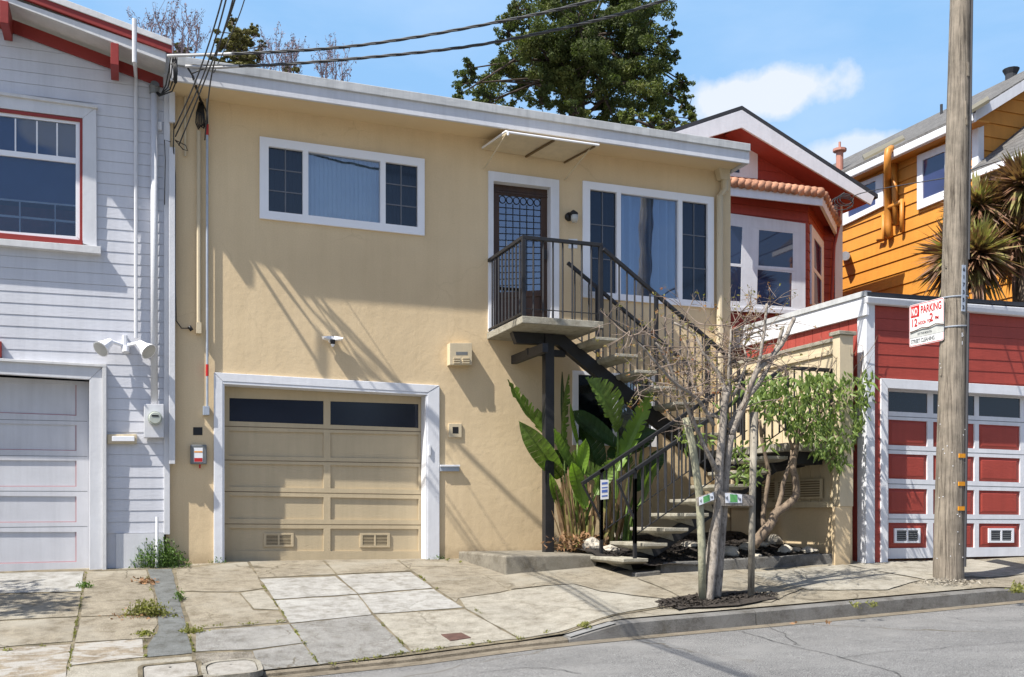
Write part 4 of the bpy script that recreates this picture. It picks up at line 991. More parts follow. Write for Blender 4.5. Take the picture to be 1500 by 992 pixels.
# bay
Y0B = 4.6; bxr = at(1183, 400, Y0B).x; bxs = at(1205, 400, YH-.3).x+.25; bxl = bxr-3.6
ztb = at(1180, 296, Y0B).z; zbb = 1.9
bf = MB(); siding(bf, bxl, bxr, zbb, ztb, Y0B, .2, 0, (), None, lap=.02); bay = bf.build('bay_front', REDS, rh)
va = Vector((bxr, Y0B, 0)); vb = Vector((bxs, YH, 0)); zsB = lambda z: Vector((0, 0, z))
sdb = MB(); zz_ = zbb
nrm = Vector(((vb-va).y, -(vb-va).x, 0)).normalized()
while zz_ < ztb:
    zt_ = min(zz_+.2, ztb); sdb.add([va+nrm*.02+zsB(zz_), vb+nrm*.02+zsB(zz_), vb+nrm*.004+zsB(zt_-.004), va+nrm*.004+zsB(zt_-.004), va+zsB(zz_), vb+zsB(zz_)], [(0, 1, 2, 3), (0, 4, 5, 1)]); zz_ = zt_
sdb.build('bay_side', REDS, rh); MB().prism([(bxl, Y0B+.01, zbb), (bxr-.005, Y0B+.01, zbb), (bxs-.01, YH, zbb), (bxl, YH, zbb)], (0, 0, ztb-zbb)).build('bay_core', REDS, rh)
# bay windows
q = Q([(1036, 308), (1180, 327.5), (1180, 456), (1036, 450)], Y0B-.045)
a1 = Q([(1073.5, 331), (1087.5, 333), (1085.5, 387), (1073.5, 386)], Y0B-.045)
a2 = Q([(1112, 337), (1161.5, 342), (1161.5, 392.5), (1111, 389)], Y0B-.045); a3 = Q([(1110, 395), (1160, 400), (1159.5, 450), (1109, 446)], Y0B-.045); a4 = Q([(1060, 389), (1086, 391.5), (1085, 442), (1060, 440)], Y0B-.045)
a1[0] = at(1060, 329, Y0B-.045); a1[3] = at(1060, 385, Y0B-.045)
bwn = MB().holed(q, [a1, a2, a3, a4], (0, .03, 0)).build('window', WHITE, rh, bevel=.004)
g = MB()
for h in (a1, a2, a3, a4): g.prism(shift(h, .004), (0, .004, 0))
g.build('pane', mat('dark_reflective_glass', (.02, .03, .07), .03, .1, 1, spec=1.0), bwn)
sh = MB(); sh.prism(Q([(1106, 331), (1167, 338), (1167, 340.5), (1106, 334)], Y0B-.05), (0, .04, 0)); sh.prism(Q([(1107, 390), (1165, 394.5), (1165, 397.5), (1107, 393)], Y0B-.05), (0, .04, 0)); sh.prism(Q([(1036, 448), (1184, 455), (1184, 461), (1036, 454)], Y0B-.08), (0, .07, 0)); sh.build('sill', WHITE, bwn)
u0, u1 = .30, .75; t0 = at(1190, 333, Y0B).z-.05
def bs(u, z, o=.05): p = va.lerp(vb, u)+nrm*o; return Vector((p.x, p.y, z))
zt_, zb_ = at(1190, 338, 5.1).z, at(1190, 452, 5.1).z
q = [bs(.10, zt_), bs(.88, zt_), bs(.88, zb_), bs(.10, zb_)]
hs_ = [sub(q, .2, .8, .12, .5), sub(q, .2, .8, .55, .95)]; sw_ = MB().holed(q, hs_, -nrm*.04).build('window', WHITE, rh)
g = MB()
for h in hs_: g.prism([p-nrm*.01 for p in h], -nrm*.006)
g.build('pane', MATS['dark_reflective_glass'], sw_)
# bay roof: white fascia + tiles
ea, eb_ = at(1060, 269, Y0B-.4), at(1205, 286, Y0B-.4); fz = .22
ec = Vector((bxs+.38, YH-.02, eb_.z-.0))
MB().hexa([ea, eb_, eb_-zsB(fz), ea-zsB(fz)], [p+Vector((0, .04, 0)) for p in (ea, eb_, eb_-zsB(fz), ea-zsB(fz))]).hexa([eb_+Vector((.001, .0, 0)), ec, ec-zsB(fz), eb_-zsB(fz)+Vector((.001, 0, 0))], [p+Vector((-.05, .04, 0)) for p in (eb_, ec, ec-zsB(fz), eb_-zsB(fz))]).build('bay_fascia', WHITE, rh)
ea2 = ea.copy(); MB().add([ea-zsB(.03)+Vector((0, .04, 0)), eb_-zsB(.03)+Vector((0, .04, 0)), ec-zsB(.03), Vector((bxl, YH, ec.z-.03))], [(0, 1, 2, 3)]).build('bay_soffit', REDS, rh)
tl_ = MB(); n = 15; ridge_z = eb_.z+.42
for i in range(n):
    f0 = i/n; a = ea.lerp(eb_, (i+.5)/n)+Vector((0, -.06, .03)); b = Vector((a.x*.97+.3, YH, a.z+.42))
    tl_.tube([a, a.lerp(b, .5), b], [.105, .095, .085], 10)
for i in range(9):
    a = eb_.lerp(ec, (i+.5)/9)+Vector((.07, 0, .03)); b = Vector((eb_.x-.6-.1*i/9, YH, a.z+.4)); tl_.tube([a, a.lerp(b, .5), b], [.095, .085, .08], 8)
tl_.build('bay_roof_tiles', TERRA, rh, smooth=True)
# roof pipe and service conduit on corner
p = at(1230, 250, 8); MB().tube([(p.x, 8, p.z-.8), (p.x, 8, at(1230, 222, 8).z)], .09, 10).tube([(p.x, 8, at(1230, 222, 8).z), (p.x, 8, at(1230, 218.5, 8).z)], .17, 10).tube([(p.x, 8, at(1230, 219, 8).z), (p.x, 8, at(1230, 208, 8).z)], .03, 6).build('roof_flue', mat('pink_flue', (.42, .19, .14), .7), rh)
MB().tube([at(1229, 300, YH-.1), at(1229, 330, YH-.1), at(1222, 360, YH-.1), at(1218, 440, YH-.1)], .035, 8).build('conduit', REDS, rh)
lo = MB()
for k in range(5): lo.tube([at(1240+10*math.cos(a)*(1+.2*k)-2*k, 291+9*math.sin(a)+2*k, YGB-.15) for a in [j*.55+k for j in range(9)]], .012, 5)
lo.build('cable_loop', WIREM, rh)

# ------------------------------------------------------------------ orange house
oh = thing('orange_house', (17, 6, 0), 'tall orange clapboard house with grey shingle roof at the right', 'house')
OX = 17.0; WR = 2.0
ya_, yb_ = atx(1215, 300, OX).y, atx(1433, 300, OX).y
e0, e1 = atx(1232, 250, OX-.42), atx(1433, 172, OX-.42); ez = .35*e0.z+.65*e1.z
od = MB(); siding(od, yb_, 16, .5, ez, OX, .30, 0, (), None, .03, 'y'); od.build('siding', ORANGE, oh)
MB().box(OX+.01, OX+2*WR, yb_+.01, 16, .3, ez-.02).build('wall', ORANGE, oh)
MB().box(OX-.035, OX+.02, yb_-.0, yb_+.14, atx(1433, 246, OX).z, ez-.0).box(OX-.035, OX+.12, yb_-.035, yb_-.001, atx(1433, 246, OX).z, ez).build('corner_board', WHITE, oh)
# eave + gutter + roof plane rising away (+X)
MB().box(OX-.45, OX-.33, yb_-.3, 16, ez-.12, ez+.05).build('gutter', WHITE, oh, bevel=.02); MB().box(OX-.33, OX, yb_-.3, 16, ez-.11, ez-.07).build('soffit', ORANGE, oh)
rise = .62; WR = 2.5
rz_ = ez+.04+(WR+.42)*rise
MB().hexa([(OX-.42, yb_-.35, ez+.04), (OX+WR, yb_-.35, rz_), (OX+WR, yb_-.35, rz_+.09), (OX-.42, yb_-.35, ez+.12)], [(OX-.42, 16, ez+.04), (OX+WR, 16, rz_), (OX+WR, 16, rz_+.09), (OX-.42, 16, ez+.12)]).hexa([(OX+WR, yb_-.35, rz_), (OX+2*WR+.42, yb_-.35, ez+.04), (OX+2*WR+.42, yb_-.35, ez+.12), (OX+WR, yb_-.35, rz_+.09)], [(OX+WR, 16, rz_), (OX+2*WR+.42, 16, ez+.04), (OX+2*WR+.42, 16, ez+.12), (OX+WR, 16, rz_+.09)]).build('roof', SHING, oh)
g0 = Vector((OX+.0, yb_, ez)); gf = MB(); zg_ = 2.0
siding(gf, OX, OX+2*WR, zg_, rz_-.02, yb_, .30, 0, (), lambda z: (OX, OX+2*WR) if z < ez+.2 else (OX+(z-ez-.25)/rise, OX+2*WR-(z-ez-.25)/rise), .03); gf.build('front_siding', ORANGE, oh)
MB().prism([(OX-.42, yb_-.36, ez-.14), (OX+WR, yb_-.36, rz_-.18), (OX+WR, yb_-.36, rz_+.06), (OX-.42, yb_-.36, ez+.08)], (0, .05, 0)).prism([(OX+2*WR+.42, yb_-.36, ez-.14), (OX+WR, yb_-.36, rz_-.18), (OX+WR, yb_-.36, rz_+.06), (OX+2*WR+.42, yb_-.36, ez+.08)], (0, .05, 0)).build('rake_board', WHITE, oh)
# lower wing in front: shingle roof sloping down to the left, and lower siding
lx0 = OX-.35; zwl = atx(1420, 258, OX-.35).z; ywl = atx(1425, 258, OX-.35).y
pA = atx(1415, 262, OX-.4); wing_y0 = -1.0; zw = pA.z-.05
MB().hexa([(OX-.5, wing_y0, zw), (OX+5, wing_y0, zw+5.5*.75), (OX+5, wing_y0, zw+5.5*.75+.1), (OX-.5, wing_y0, zw+.08)], [(OX-.5, yb_-.04, zw), (OX+5, yb_-.04, zw+5.5*.75), (OX+5, yb_-.04, zw+5.5*.75+.1), (OX-.5, yb_-.04, zw+.08)]).build('wing_roof', SHING, oh)
MB().box(OX-.56, OX-.5, wing_y0, yb_-.04, zw-.06, zw+.06).build('wing_fascia', WHITE, oh)
od = MB(); siding(od, wing_y0, yb_-.0, .5, zw-.02, OX+.03, .30, 0, (), None, .03, 'y'); od.build('wing_siding', ORANGE, oh); MB().box(OX+.04, OX+5, wing_y0+.01, yb_, .3, zw-.05).build('wing_wall', ORANGE, oh)
# windows on the side (plane X)
def owin(quad, Xp):
    q = [atx(x, y, Xp-.09) for x, y in quad]; hh = sub(q, .17, .83, .13, .84)
    fr = MB().holed(q, [hh], (.06, 0, 0)).build('window', WHITE, oh, bevel=.006); MB().prism([p+Vector((.03, 0, 0)) for p in hh], (.01, 0, 0)).build('pane', mat('violet_glass', (.03, .035, .10), .05, .2, 1, spec=.9) if 'violet_glass' not in MATS else MATS['violet_glass'], fr)
owin([(1343, 228), (1392, 208), (1392, 288), (1343, 308)], OX); owin([(1232, 279), (1293, 254), (1293, 302), (1232, 332)], OX)
pz_ = [atx(1306, 218, OX-.40), atx(1301, 221, OX-.58), atx(1300, 232, OX-.58), atx(1300, 252, OX-.56), atx(1300, 264, OX-.14), atx(1301, 330, OX-.10), atx(1303, 348, OX-.1)]
MB().tube(pz_, .085, 10).tube([atx(1310, 238, OX-.1), atx(1312, 330, OX-.1)], .07, 8).tube([atx(1300, 306, OX-.12), atx(1320, 296, OX-.12)], .06, 8).tube([atx(1321, 292, OX-.1), atx(1321, 340, OX-.1)], .05, 8).tube([atx(1294, 315, OX-.1), atx(1294, 350, OX-.1), atx(1286, 352, OX-.1)], .05, 8).build('drain_pipe', ORP, oh, smooth=True)
MB().tube([atx(1240, 376, OX+.0), atx(1238, 375, OX-.35)], .11, 12).build('dryer_vent', BLUEM, oh)
# roof furniture
def roofp(px, py):   # intersect ray with roof plane
    d = ray(px, py); n = Vector((-rise, 0, 1)); p0 = Vector((OX-.42, 0, ez+.13)); t = (p0-CAM).dot(n)/d.dot(n); return CAM+d*t
for quad in ([(1263, 230), (1322, 201), (1325, 205), (1266, 235)], [(1421, 160), (1447, 144), (1449, 149), (1424, 164)]):
    q = [roofp(*p) for p in quad]; MB().prism([p+Vector((0, 0, .05)) for p in q], (0, 0, -.07)).build('skylight', mat('skylight_frame', (.15, .13, .085), .6) if 'skylight_frame' not in MATS else MATS['skylight_frame'], oh)
p = at(1481, 122, 5.0); MB().tube([p-zsB(.5), p+zsB(.2)], .13, 12).tube([p+zsB(.2), p+zsB(.32)], [.13, .19], 12).build('roof_vent', DKROOF, oh)
p = at(1379, 171, 6.5); MB().tube([p-zsB(.3), p+zsB(.30)], .035, 8).build('roof_vent', DKROOF, oh)

# ------------------------------------------------------------------ stairs
st = thing('outdoor_staircase', (6.6, -1.4, 0), 'black steel stair with floating concrete treads climbing to the front door landing', 'staircase')
LZ = 3.08; YU0, YU1 = -1.36, -.22
lx0_, lx1_ = 4.72, 5.86
MB().hexa([(lx0_, YU0, LZ-.09), (lx1_, YU0, LZ-.09), (lx1_, YU0, LZ), (lx0_, YU0, LZ)], [(lx0_, -.005, LZ-.09), (lx1_, -.005, LZ-.09), (lx1_, -.005, LZ), (lx0_, -.005, LZ)]).build('landing', TREAD, st, bevel=.008)
def tread(x0, x1, y0, y1, z, t=.07, cut=.0):
    mb = MB(); c = .06
    top = [(x0, y0+.0, z), (x1, y0+.0, z), (x1, y1, z), (x0, y1, z)]
    m = .035; bot = [(x0+m, y0+m*3, z-t), (x1-m, y0+m*3, z-t), (x1-m, y1-m*3, z-t), (x0+m, y1-m*3, z-t)]
    mid = [(a, b, z-.04) for a, b, _ in top]
    mb.hexa(top, mid).hexa([(a, b, z-.0401) for a, b, _ in top], bot)
    return mb.build('tread', TREAD, st, bevel=.006)
for i in range(7): tread(5.76+i*.29, 5.76+i*.29+.32, YU0+.02, YU1, LZ-.2-i*.2)
YB0, YB1 = -2.55, -1.62
for i in range(8): tread(5.53+i*.288, 5.53+i*.288+.33, YB0+(.02 if i else -.03), YB1, .045+i*.18)
MLZ = 1.475
MB().box(7.84, 8.57, YB0, YU1, MLZ-.10, MLZ).build('landing', TREAD, st, bevel=.006)
# stringers
yS = -.75
sp = [at(x, y, yS) for x, y in ((751, 478), (827, 480), (960, 594))]; sq_ = [at(x, y, yS) for x, y in ((757, 502.5), (818, 505), (960, 623))]
d1 = (sp[2]-sp[1]); d2 = (sq_[2]-sq_[1]); xe = 7.95
topE = sp[1]+d1*((xe-sp[1].x)/d1.x); botE = sq_[1]+d2*((xe-sq_[1].x)/d2.x)
sp[0].z = sp[1].z = LZ-.095
MB().prism([sp[0], sp[1], topE, botE, sq_[1], sq_[0]], (0, .12, 0)).build('stringer', BLACKM, st, bevel=.004)
MB().prism([(5.75, -2.1, -.25), (5.62, -2.1, -.12), (7.95, -2.1, 1.27), (8.45, -2.1, 1.37), (8.45, -2.1, 1.2), (8.0, -2.1, 1.12)], (0, .1, 0)).build('stringer', BLACKM, st, bevel=.004)
xpo = at(803, 600, -.72).x
MB().box(xpo-.065, xpo+.065, -.78, -.66, .03, LZ-.10).build('support_post', BLACKM, st, bevel=.004)
MB().box(xpo-.28, xpo-.20, -1.2, -.05, LZ-.42, LZ-.30).box(xpo-.29, xpo+.27, -.69, -.62, LZ-.38, LZ-.29).build('cross_beam', BLACKM, st, bevel=.004)
MB().box(8.2, 8.32, -1.3, -1.18, 0, MLZ-.1).box(8.0, 8.5, -2.4, -.4, MLZ-.26, MLZ-.101).build('support_post', BLACKM, st)
# concrete brackets under the lower treads
for i in range(8):
    x = 5.53+i*.288+.16; z = .045+i*.18-.07
    MB().prism([(x-.10, -2.13, z), (x+.16, -2.13, z), (x+.2, -2.13, z-.10), (x+.02, -2.13, z-.05)], (0, .16, 0)).build('tread_bracket', TREAD, st)
# rails
RW, BWD = .035, .016
nbal = 0
def rail(a, b, name='handrail', w_=.05, h_=.045): return MB().bar(a, b, w_, h_).build(name, BLACKM, st, bevel=.004)
def post(x, y, z0, z1, w_=.04): return MB().box(x-w_/2, x+w_/2, y-w_/2, y+w_/2, z0, z1).build('post', BLACKM, st, bevel=.003)
def balusters(p0, p1, b0, b1, step):    # top line p0->p1, bottom line b0->b1
    L = (Vector(p1)-Vector(p0)).length; n = max(1, round(L/step))
    for i in range(1, n):
        t = Vector(p0).lerp(Vector(p1), i/n); b = Vector(b0).lerp(Vector(b1), i/n)
        MB().tube([(b.x, b.y, b.z), (b.x, b.y, t.z)], .0135, 4).build('baluster', BLACKM, st)
hz = LZ+1.0; zl = LZ+.10
fl, fr_ = (lx0_+.03, YU0+.03), (lx1_-.03, YU0+.03)
rail((fl[0], -.02, hz-.0), (fl[0], fl[1], hz)); rail((fl[0]-.02, fl[1], hz), (fr_[0]+.02, fr_[1], hz))
rail((fl[0], -.02, LZ+.045), (fl[0], fl[1], LZ+.045), 'bottom_rail', .03, .03); rail((fl[0], fl[1], zl), (fr_[0], fr_[1], zl), 'bottom_rail', .016, .012)
post(fl[0], fl[1], LZ-.05, hz-.01, .05); post(fr_[0], fr_[1], LZ-.10, hz-.01, .05)
balusters((fl[0], -.02, hz), (fl[0], fl[1], hz), (fl[0], -.02, LZ+.05), (fl[0], fl[1], LZ+.05), .125)
balusters((fl[0], fl[1], hz), (fr_[0], fr_[1], hz), (fl[0], fl[1], LZ-.0), (fr_[0], fr_[1], LZ-.0), .13)
SU = -.2/.29
def slope_rail(x0, z0, x1, y, sl, h, step, posts):
    z1 = z0+sl*(x1-x0)
    rail((x0, y, z0), (x1, y, z1)); rail((x0, y, z0-h), (x1, y, z1-h), 'bottom_rail', .014, .014)
    balusters((x0, y, z0), (x1, y, z1), (x0, y, z0-h), (x1, y, z1-h), step)
    for px_ in posts: post(px_, y, z0+sl*(px_-x0)-h-.10, z0+sl*(px_-x0)-.01)
slope_rail(fr_[0]+.02, hz-.06, 7.9, YU0-.01, SU, .82, .135, (6.62, 7.4, 7.9))
slope_rail(5.88, hz+.04, 7.86, YU1+.07, SU, .95, .135, (6.35, 7.3, 7.86))
SB = .18/.288
slope_rail(5.70, .955+SB*(5.70-5.475), 7.86, YB0+.03, SB, .78, .125, (5.71, 6.95, 7.86)); slope_rail(5.66, .955+SB*(5.66-5.42), 7.86, YB1-.02, SB, .78, .125, (5.69, 7.0, 7.8))
for xs, y, xpst in ((5.475, YB0+.03, 5.71), (5.42, YB1-.02, 5.69)):
    rail((xs, y, .955), (5.72, y, .955+SB*(5.72-xs))); rail((xs+.01, y, .945), (xpst, y, .50), 'rail_brace', .03, .025); post(xpst, y, .03, 1.0)
rz = MLZ+.95
rail((7.86, YB0+.03, rz), (8.56, YB0+.03, rz)); balusters((7.86, YB0+.03, rz), (8.56, YB0+.03, rz), (7.86, YB0+.03, MLZ), (8.56, YB0+.03, MLZ), .12); post(8.55, YB0+.03, MLZ, rz)
tg = thing('notice_tag', at(889, 690, YB1-.06), 'small white and blue notice tied to the lower stair railing', 'notice')
q = Q([(880, 701), (891, 701), (891, 732), (880, 732)], YB1-.05); q = Q([(880, 703), (891.5, 703), (891.5, 731), (880, 732)], YB1-.05); MB().prism(q, (0, .006, 0)).build('plate', WHP, tg)
s_ = MB()
for y0, y1 in ((706, 709), (713, 714.5), (717, 721), (725, 727)): s_.prism(Q([(881.5, y0+1), (890, y0), (890, y1), (881.5, y1+1)], YB1-.052), (0, .001, 0))
s_.build('blue_print', BLUET, tg)

# ------------------------------------------------------------------ plinth, planter, rocks
pzt = .055
pl = [gp(677, 820), gp(737, 840.5)]
P = [(4.33, -.03), (4.45, -.55), (4.36+.02, -.04)]
pl = MB(); c1_ = at(677, 809, -.05); c2_ = at(737, 815, -1.64)
topz = .06
pts = [Vector((4.30, -.02, topz)), Vector((4.40, -1.62, topz)), Vector((5.62, -1.66, topz)), Vector((5.62, -.02, topz))]
MB().prism(pts, (0, 0, -.5)).build('concrete_plinth', CONC, bevel=.02)
pob = bpy.data.objects['concrete_plinth']; tag(pob, 'low rectangular concrete slab under the black stair post, beside the garage', 'concrete slab')
def soil(x, y):
    zf = ground(x, y); zb = -.04+.28*max(0, min(1, (y+2.5)/2.4)); zb += .06*max(0, min(1, (x-6)/2.6)); return zb+.05*noise.noise(Vector((x*2.2, y*2.2, 5)))+.02*noise.noise(Vector((x*9, y*9, 5)))
so_ = sheet('mulch_bed', 5.55, 8.66, -2.52, -.02, .09, .09, soil, 0, MULCH)
chips = MB()
for i in range(2600):
    x = random.uniform(5.7, 8.6); y = random.uniform(-2.5, -.4); z = soil(x, y)+.006; a = random.uniform(0, 6.28); l = random.uniform(.012, .035); t = random.uniform(-.6, .6)
    d = Vector((math.cos(a), math.sin(a), t))*l; s = Vector((-math.sin(a), math.cos(a), random.uniform(-.5, .5)))*l*.4
    p = Vector((x, y, z)); chips.add([p-d-s, p+d-s, p+d+s, p-d+s], [(0, 1, 2, 3)])
tag(chips.build('bark_chips', MULCH), kind='stuff')
ks = thing('planter_kerb', (7.4, -2.6, -.1), 'low weathered concrete edging along the front of the mulch bed', 'edging')
def kz(x): return ground(x, -2.62)
a, b = gp(936, 845), gp(1222, 826)
def edging(px0, y0, px1, y1, hgt, thick, name):
    A, B = gp(px0, y0), gp(px1, y1); mb = MB(); n = 8; vs = []
    for i in range(n+1):
        p = A.lerp(B, i/n); zb = ground(p.x, p.y)-.05; zt = ground(p.x, p.y)+hgt+.006*noise.noise(p*3)
        vs += [(p.x, p.y, zb), (p.x, p.y, zt), (p.x, p.y+thick, zt+.003), (p.x, p.y+thick, zb)]
    fs = [(4*i+j, 4*i+(j+1) % 4, 4*i+4+(j+1) % 4, 4*i+4+j) for i in range(n) for j in range(4)]+[(0, 1, 2, 3), (4*n+3, 4*n+2, 4*n+1, 4*n)]
    mb.add(vs, fs); return mb.build(name, KERBM, ks, bevel=.012)
edging(968, 841, 1221, 826, .13, .14, 'edging_block'); edging(932, 846, 968, 843, .055, .12, 'edging_block')
ROCKN = 0
RL = {0: 'round pale rock on the slab end, left of the lowest stair tread', 1: 'flat pale rock just behind the second stair tread', 2: 'pale rock under the lower flight near its foot', 3: 'white rock beside the bush trunk against the side wall',
      4: 'small grey rock in the mulch, left of the white rock at the wall', 5: 'flat white rock at the right end of the mulch bed', 6: 'grey rock in the middle of the right half of the mulch bed', 7: 'brown rock half buried below the bush trunk', 8: 'pale boulder behind the street tree trunk', 9: 'small pale stone near the edging behind the tree stakes', 10: 'flat stone under the middle of the lower flight', 11: 'grey stone just left of the flat white rock'}
def rock(px, py, rx, ry, rz_, i):
    p = gp(px, py, lambda x, y: soil(x, y) if y > -2.5 else ground(x, y)); bm = bmesh.new(); bmesh.ops.create_icosphere(bm, subdivisions=3, radius=1)
    for v in bm.verts:
        n = noise.noise(v.co*1.1+Vector((i*7, 0, 0)))*.35+noise.noise(v.co*3+Vector((i*7, 0, 0)))*.1; v.co *= 1+n; v.co = Vector((v.co.x*rx, v.co.y*ry, v.co.z*rz_))
    me = bpy.data.meshes.new('rock'); bm.to_mesh(me); bm.free(); me.materials.append(ROCK); o = bpy.data.objects.new('rock', me); COL.objects.link(o); o.location = p+Vector((0, 0, rz_*.3)); tag(o, RL[i], 'rock', 'rocks in the mulch bed')
for i, r_ in enumerate([(868, 803, .13, .12, .11), (895, 806, .12, .1, .06), (905, 788, .11, .1, .07), (1135, 796, .13, .12, .09), (1118, 800, .08, .08, .05), (1186, 809, .11, .09, .06), (1150, 808, .10, .08, .07), (1095, 803, .14, .1, .06), (1068, 812, .14, .11, .08), (1110, 816, .06, .05, .035), (1010, 800, .13, .1, .05), (1165, 808, .07, .06, .05)]): rock(*r_, i)

# ------------------------------------------------------------------ foliage helpers
def leaves(mb, c, rx, ry, rz_, n, size, flat=.0, seed=0, aspect=.45, droop=0.0, shell=.0, mi=None):
    rnd = random.Random(seed)
    for i in range(n):
        while True:
            v = Vector((rnd.uniform(-1, 1), rnd.uniform(-1, 1), rnd.uniform(-1, 1)))
            if v.length <= 1 and v.length >= shell: break
        p = Vector(c)+Vector((v.x*rx, v.y*ry, v.z*rz_))
        d = Vector((rnd.gauss(0, 1), rnd.gauss(0, 1), rnd.gauss(0, 1)*(1-flat)-droop)).normalized()
        s = d.orthogonal().normalized(); s.rotate(Matrix.Rotation(rnd.uniform(0, 6.28), 3, d))
        l = size*rnd.uniform(.6, 1.3); w_ = l*aspect
        mb.add([p-d*l*.5, p+s*w_*.5, p+d*l*.5, p-s*w_*.5], [(0, 1, 2, 3)], (rnd.choice(mi) if mi else 0))
def limb(mb, pts, r0, r1, n=7, wig=.0, seed=0):
    rnd = random.Random(seed); P = [Vector(p) for p in pts]; out = []
    for i in range(len(P)-1):
        for k in range(4):
            t = k/4; p0 = P[max(i-1, 0)]; p1 = P[i]; p2 = P[i+1]; p3 = P[min(i+2, len(P)-1)]
            q = .5*((2*p1)+(p2-p0)*t+(2*p0-5*p1+4*p2-p3)*t*t+(3*p1-p0-3*p2+p3)*t*t*t)
            out.append(q+Vector((rnd.uniform(-1, 1), rnd.uniform(-1, 1), 0))*wig)
    out.append(P[-1]); m = len(out)-1
    mb.tube(out, [r0+(r1-r0)*(i/m)**.8 for i in range(m+1)], n); return out
def twigs(mb, tips, start, d, L, r, depth, rnd, spread=.55, up=.15):
    n = max(2, int(L/.07)); p = Vector(start); pts = [p.copy()]; dd = d.normalized()
    for i in range(n):
        dd = (dd+Vector((rnd.gauss(0, .16), rnd.gauss(0, .16), rnd.gauss(0, .13)+up*.1))).normalized(); p = p+dd*(L/n); pts.append(p.copy())
    mb.tube(pts, [r*(1-.6*i/n) for i in range(n+1)], 5 if r > .006 else 4, cap=False)
    tips.append((pts[-1], dd))
    if depth > 0:
        for k in range(rnd.randint(2, 4)):
            i = rnd.randint(max(1, n//3), n); a = Vector((rnd.gauss(0, 1), rnd.gauss(0, 1), rnd.gauss(0, .8)+up)).normalized()
            twigs(mb, tips, pts[i], (dd*(1-spread)+a*spread), L*rnd.uniform(.45, .75), r*.62, depth-1, rnd, spread, up)

# ---- street tree
TY = -4.1
tb = gp(1043, 880)
tree = thing('street_tree', tb, 'nearly bare street tree with several grey trunks between two stakes by the kerb', 'tree')
TY = tb.y
def C8(x, y, dy_=0): return at(900+x/2.067, 420+y/2.067, TY+dy_)
tk = MB()
limb(tk, [C8(283, 962), C8(292, 880), C8(305, 760), C8(315, 650), C8(320, 520), C8(330, 400), C8(335, 320)], .062, .038, 9, .004, 1)
limb(tk, [C8(307, 955, .05), C8(318, 820, .07), C8(328, 700, .06), C8(338, 560, .03), C8(352, 450, .0)], .058, .042, 9, .004, 2)
limb(tk, [C8(265, 950, .08), C8(280, 860, .10), C8(300, 740, .10), C8(322, 640, .08)], .05, .04, 9, .004, 3)
main = []
main.append(limb(tk, [C8(315, 565), C8(290, 520, -.05), C8(262, 460, -.05), C8(235, 400, -.1), C8(200, 320, -.15), C8(165, 240, -.15), C8(125, 170, -.2)], .032, .012, 8, .006, 4))
main.append(limb(tk, [C8(352, 450), C8(385, 375), C8(430, 260, -.1), C8(475, 215, -.1), C8(515, 160, -.1), C8(545, 95, -.1)], .04, .022, 8, .006, 5))
main.append(limb(tk, [C8(345, 430, .03), C8(400, 340, .1), C8(440, 290, .15), C8(490, 190, .2), C8(510, 120, .2)], .03, .02, 8, .006, 6))
main.append(limb(tk, [C8(335, 330), C8(320, 270, .05), C8(270, 200, .1), C8(235, 140, .15), C8(180, 110, .2)], .028, .012, 8, .006, 7))
main.append(limb(tk, [C8(335, 380), C8(345, 300, .1), C8(350, 200, .1), C8(355, 120, .15)], .03, .010, 8, .006, 8))
main.append(limb(tk, [C8(432, 262, -.1), C8(445, 190, -.15), C8(455, 120, -.15), C8(462, 52, -.15)], .02, .014, 8, .004, 9))
main.append(limb(tk, [C8(300, 420, -.1), C8(250, 340, -.2), C8(180, 290, -.3), C8(100, 200, -.35), C8(50, 150, -.35)], .024, .008, 8, .006, 10))
main.append(limb(tk, [C8(325, 400, .1), C8(270, 370, .2), C8(240, 300, .3), C8(215, 260, .35)], .022, .01, 8, .006, 11))
main.append(limb(tk, [C8(360, 330, .1), C8(400, 230, .2), C8(380, 150, .3)], .02, .008, 8, .006, 12))
tk.build('trunk', BARK, tree, smooth=True)
tw = MB(); tips = []; rnd = random.Random(5)
for bi, br_ in enumerate(main):
    n = len(br_)
    cnt = 10 if bi in (0, 3, 4, 6, 7, 8) else 4
    for k in range(cnt):
        i = rnd.randint(int(n*(.35 if bi not in (1, 2, 5) else .15)), n-1 if bi not in (1, 2, 5) else int(n*.6)); a = Vector((rnd.gauss(-.1 if bi in (0, 6) else .1, .8), rnd.gauss(0, .7), rnd.uniform(-.05, .8))).normalized()
        twigs(tw, tips, br_[i], a, rnd.uniform(.28, .5), .0085, 2, rnd)
tw.build('twigs', TWIG, tree)
lf = MB()
for p, d in tips:
    if rnd.random() < .34 and p.z > 1.6:
        leaves(lf, p, .035, .035, .03, rnd.randint(2, 5), .036, seed=rnd.random(), aspect=.5)
lf.build('leaves', LEAFT, tree)
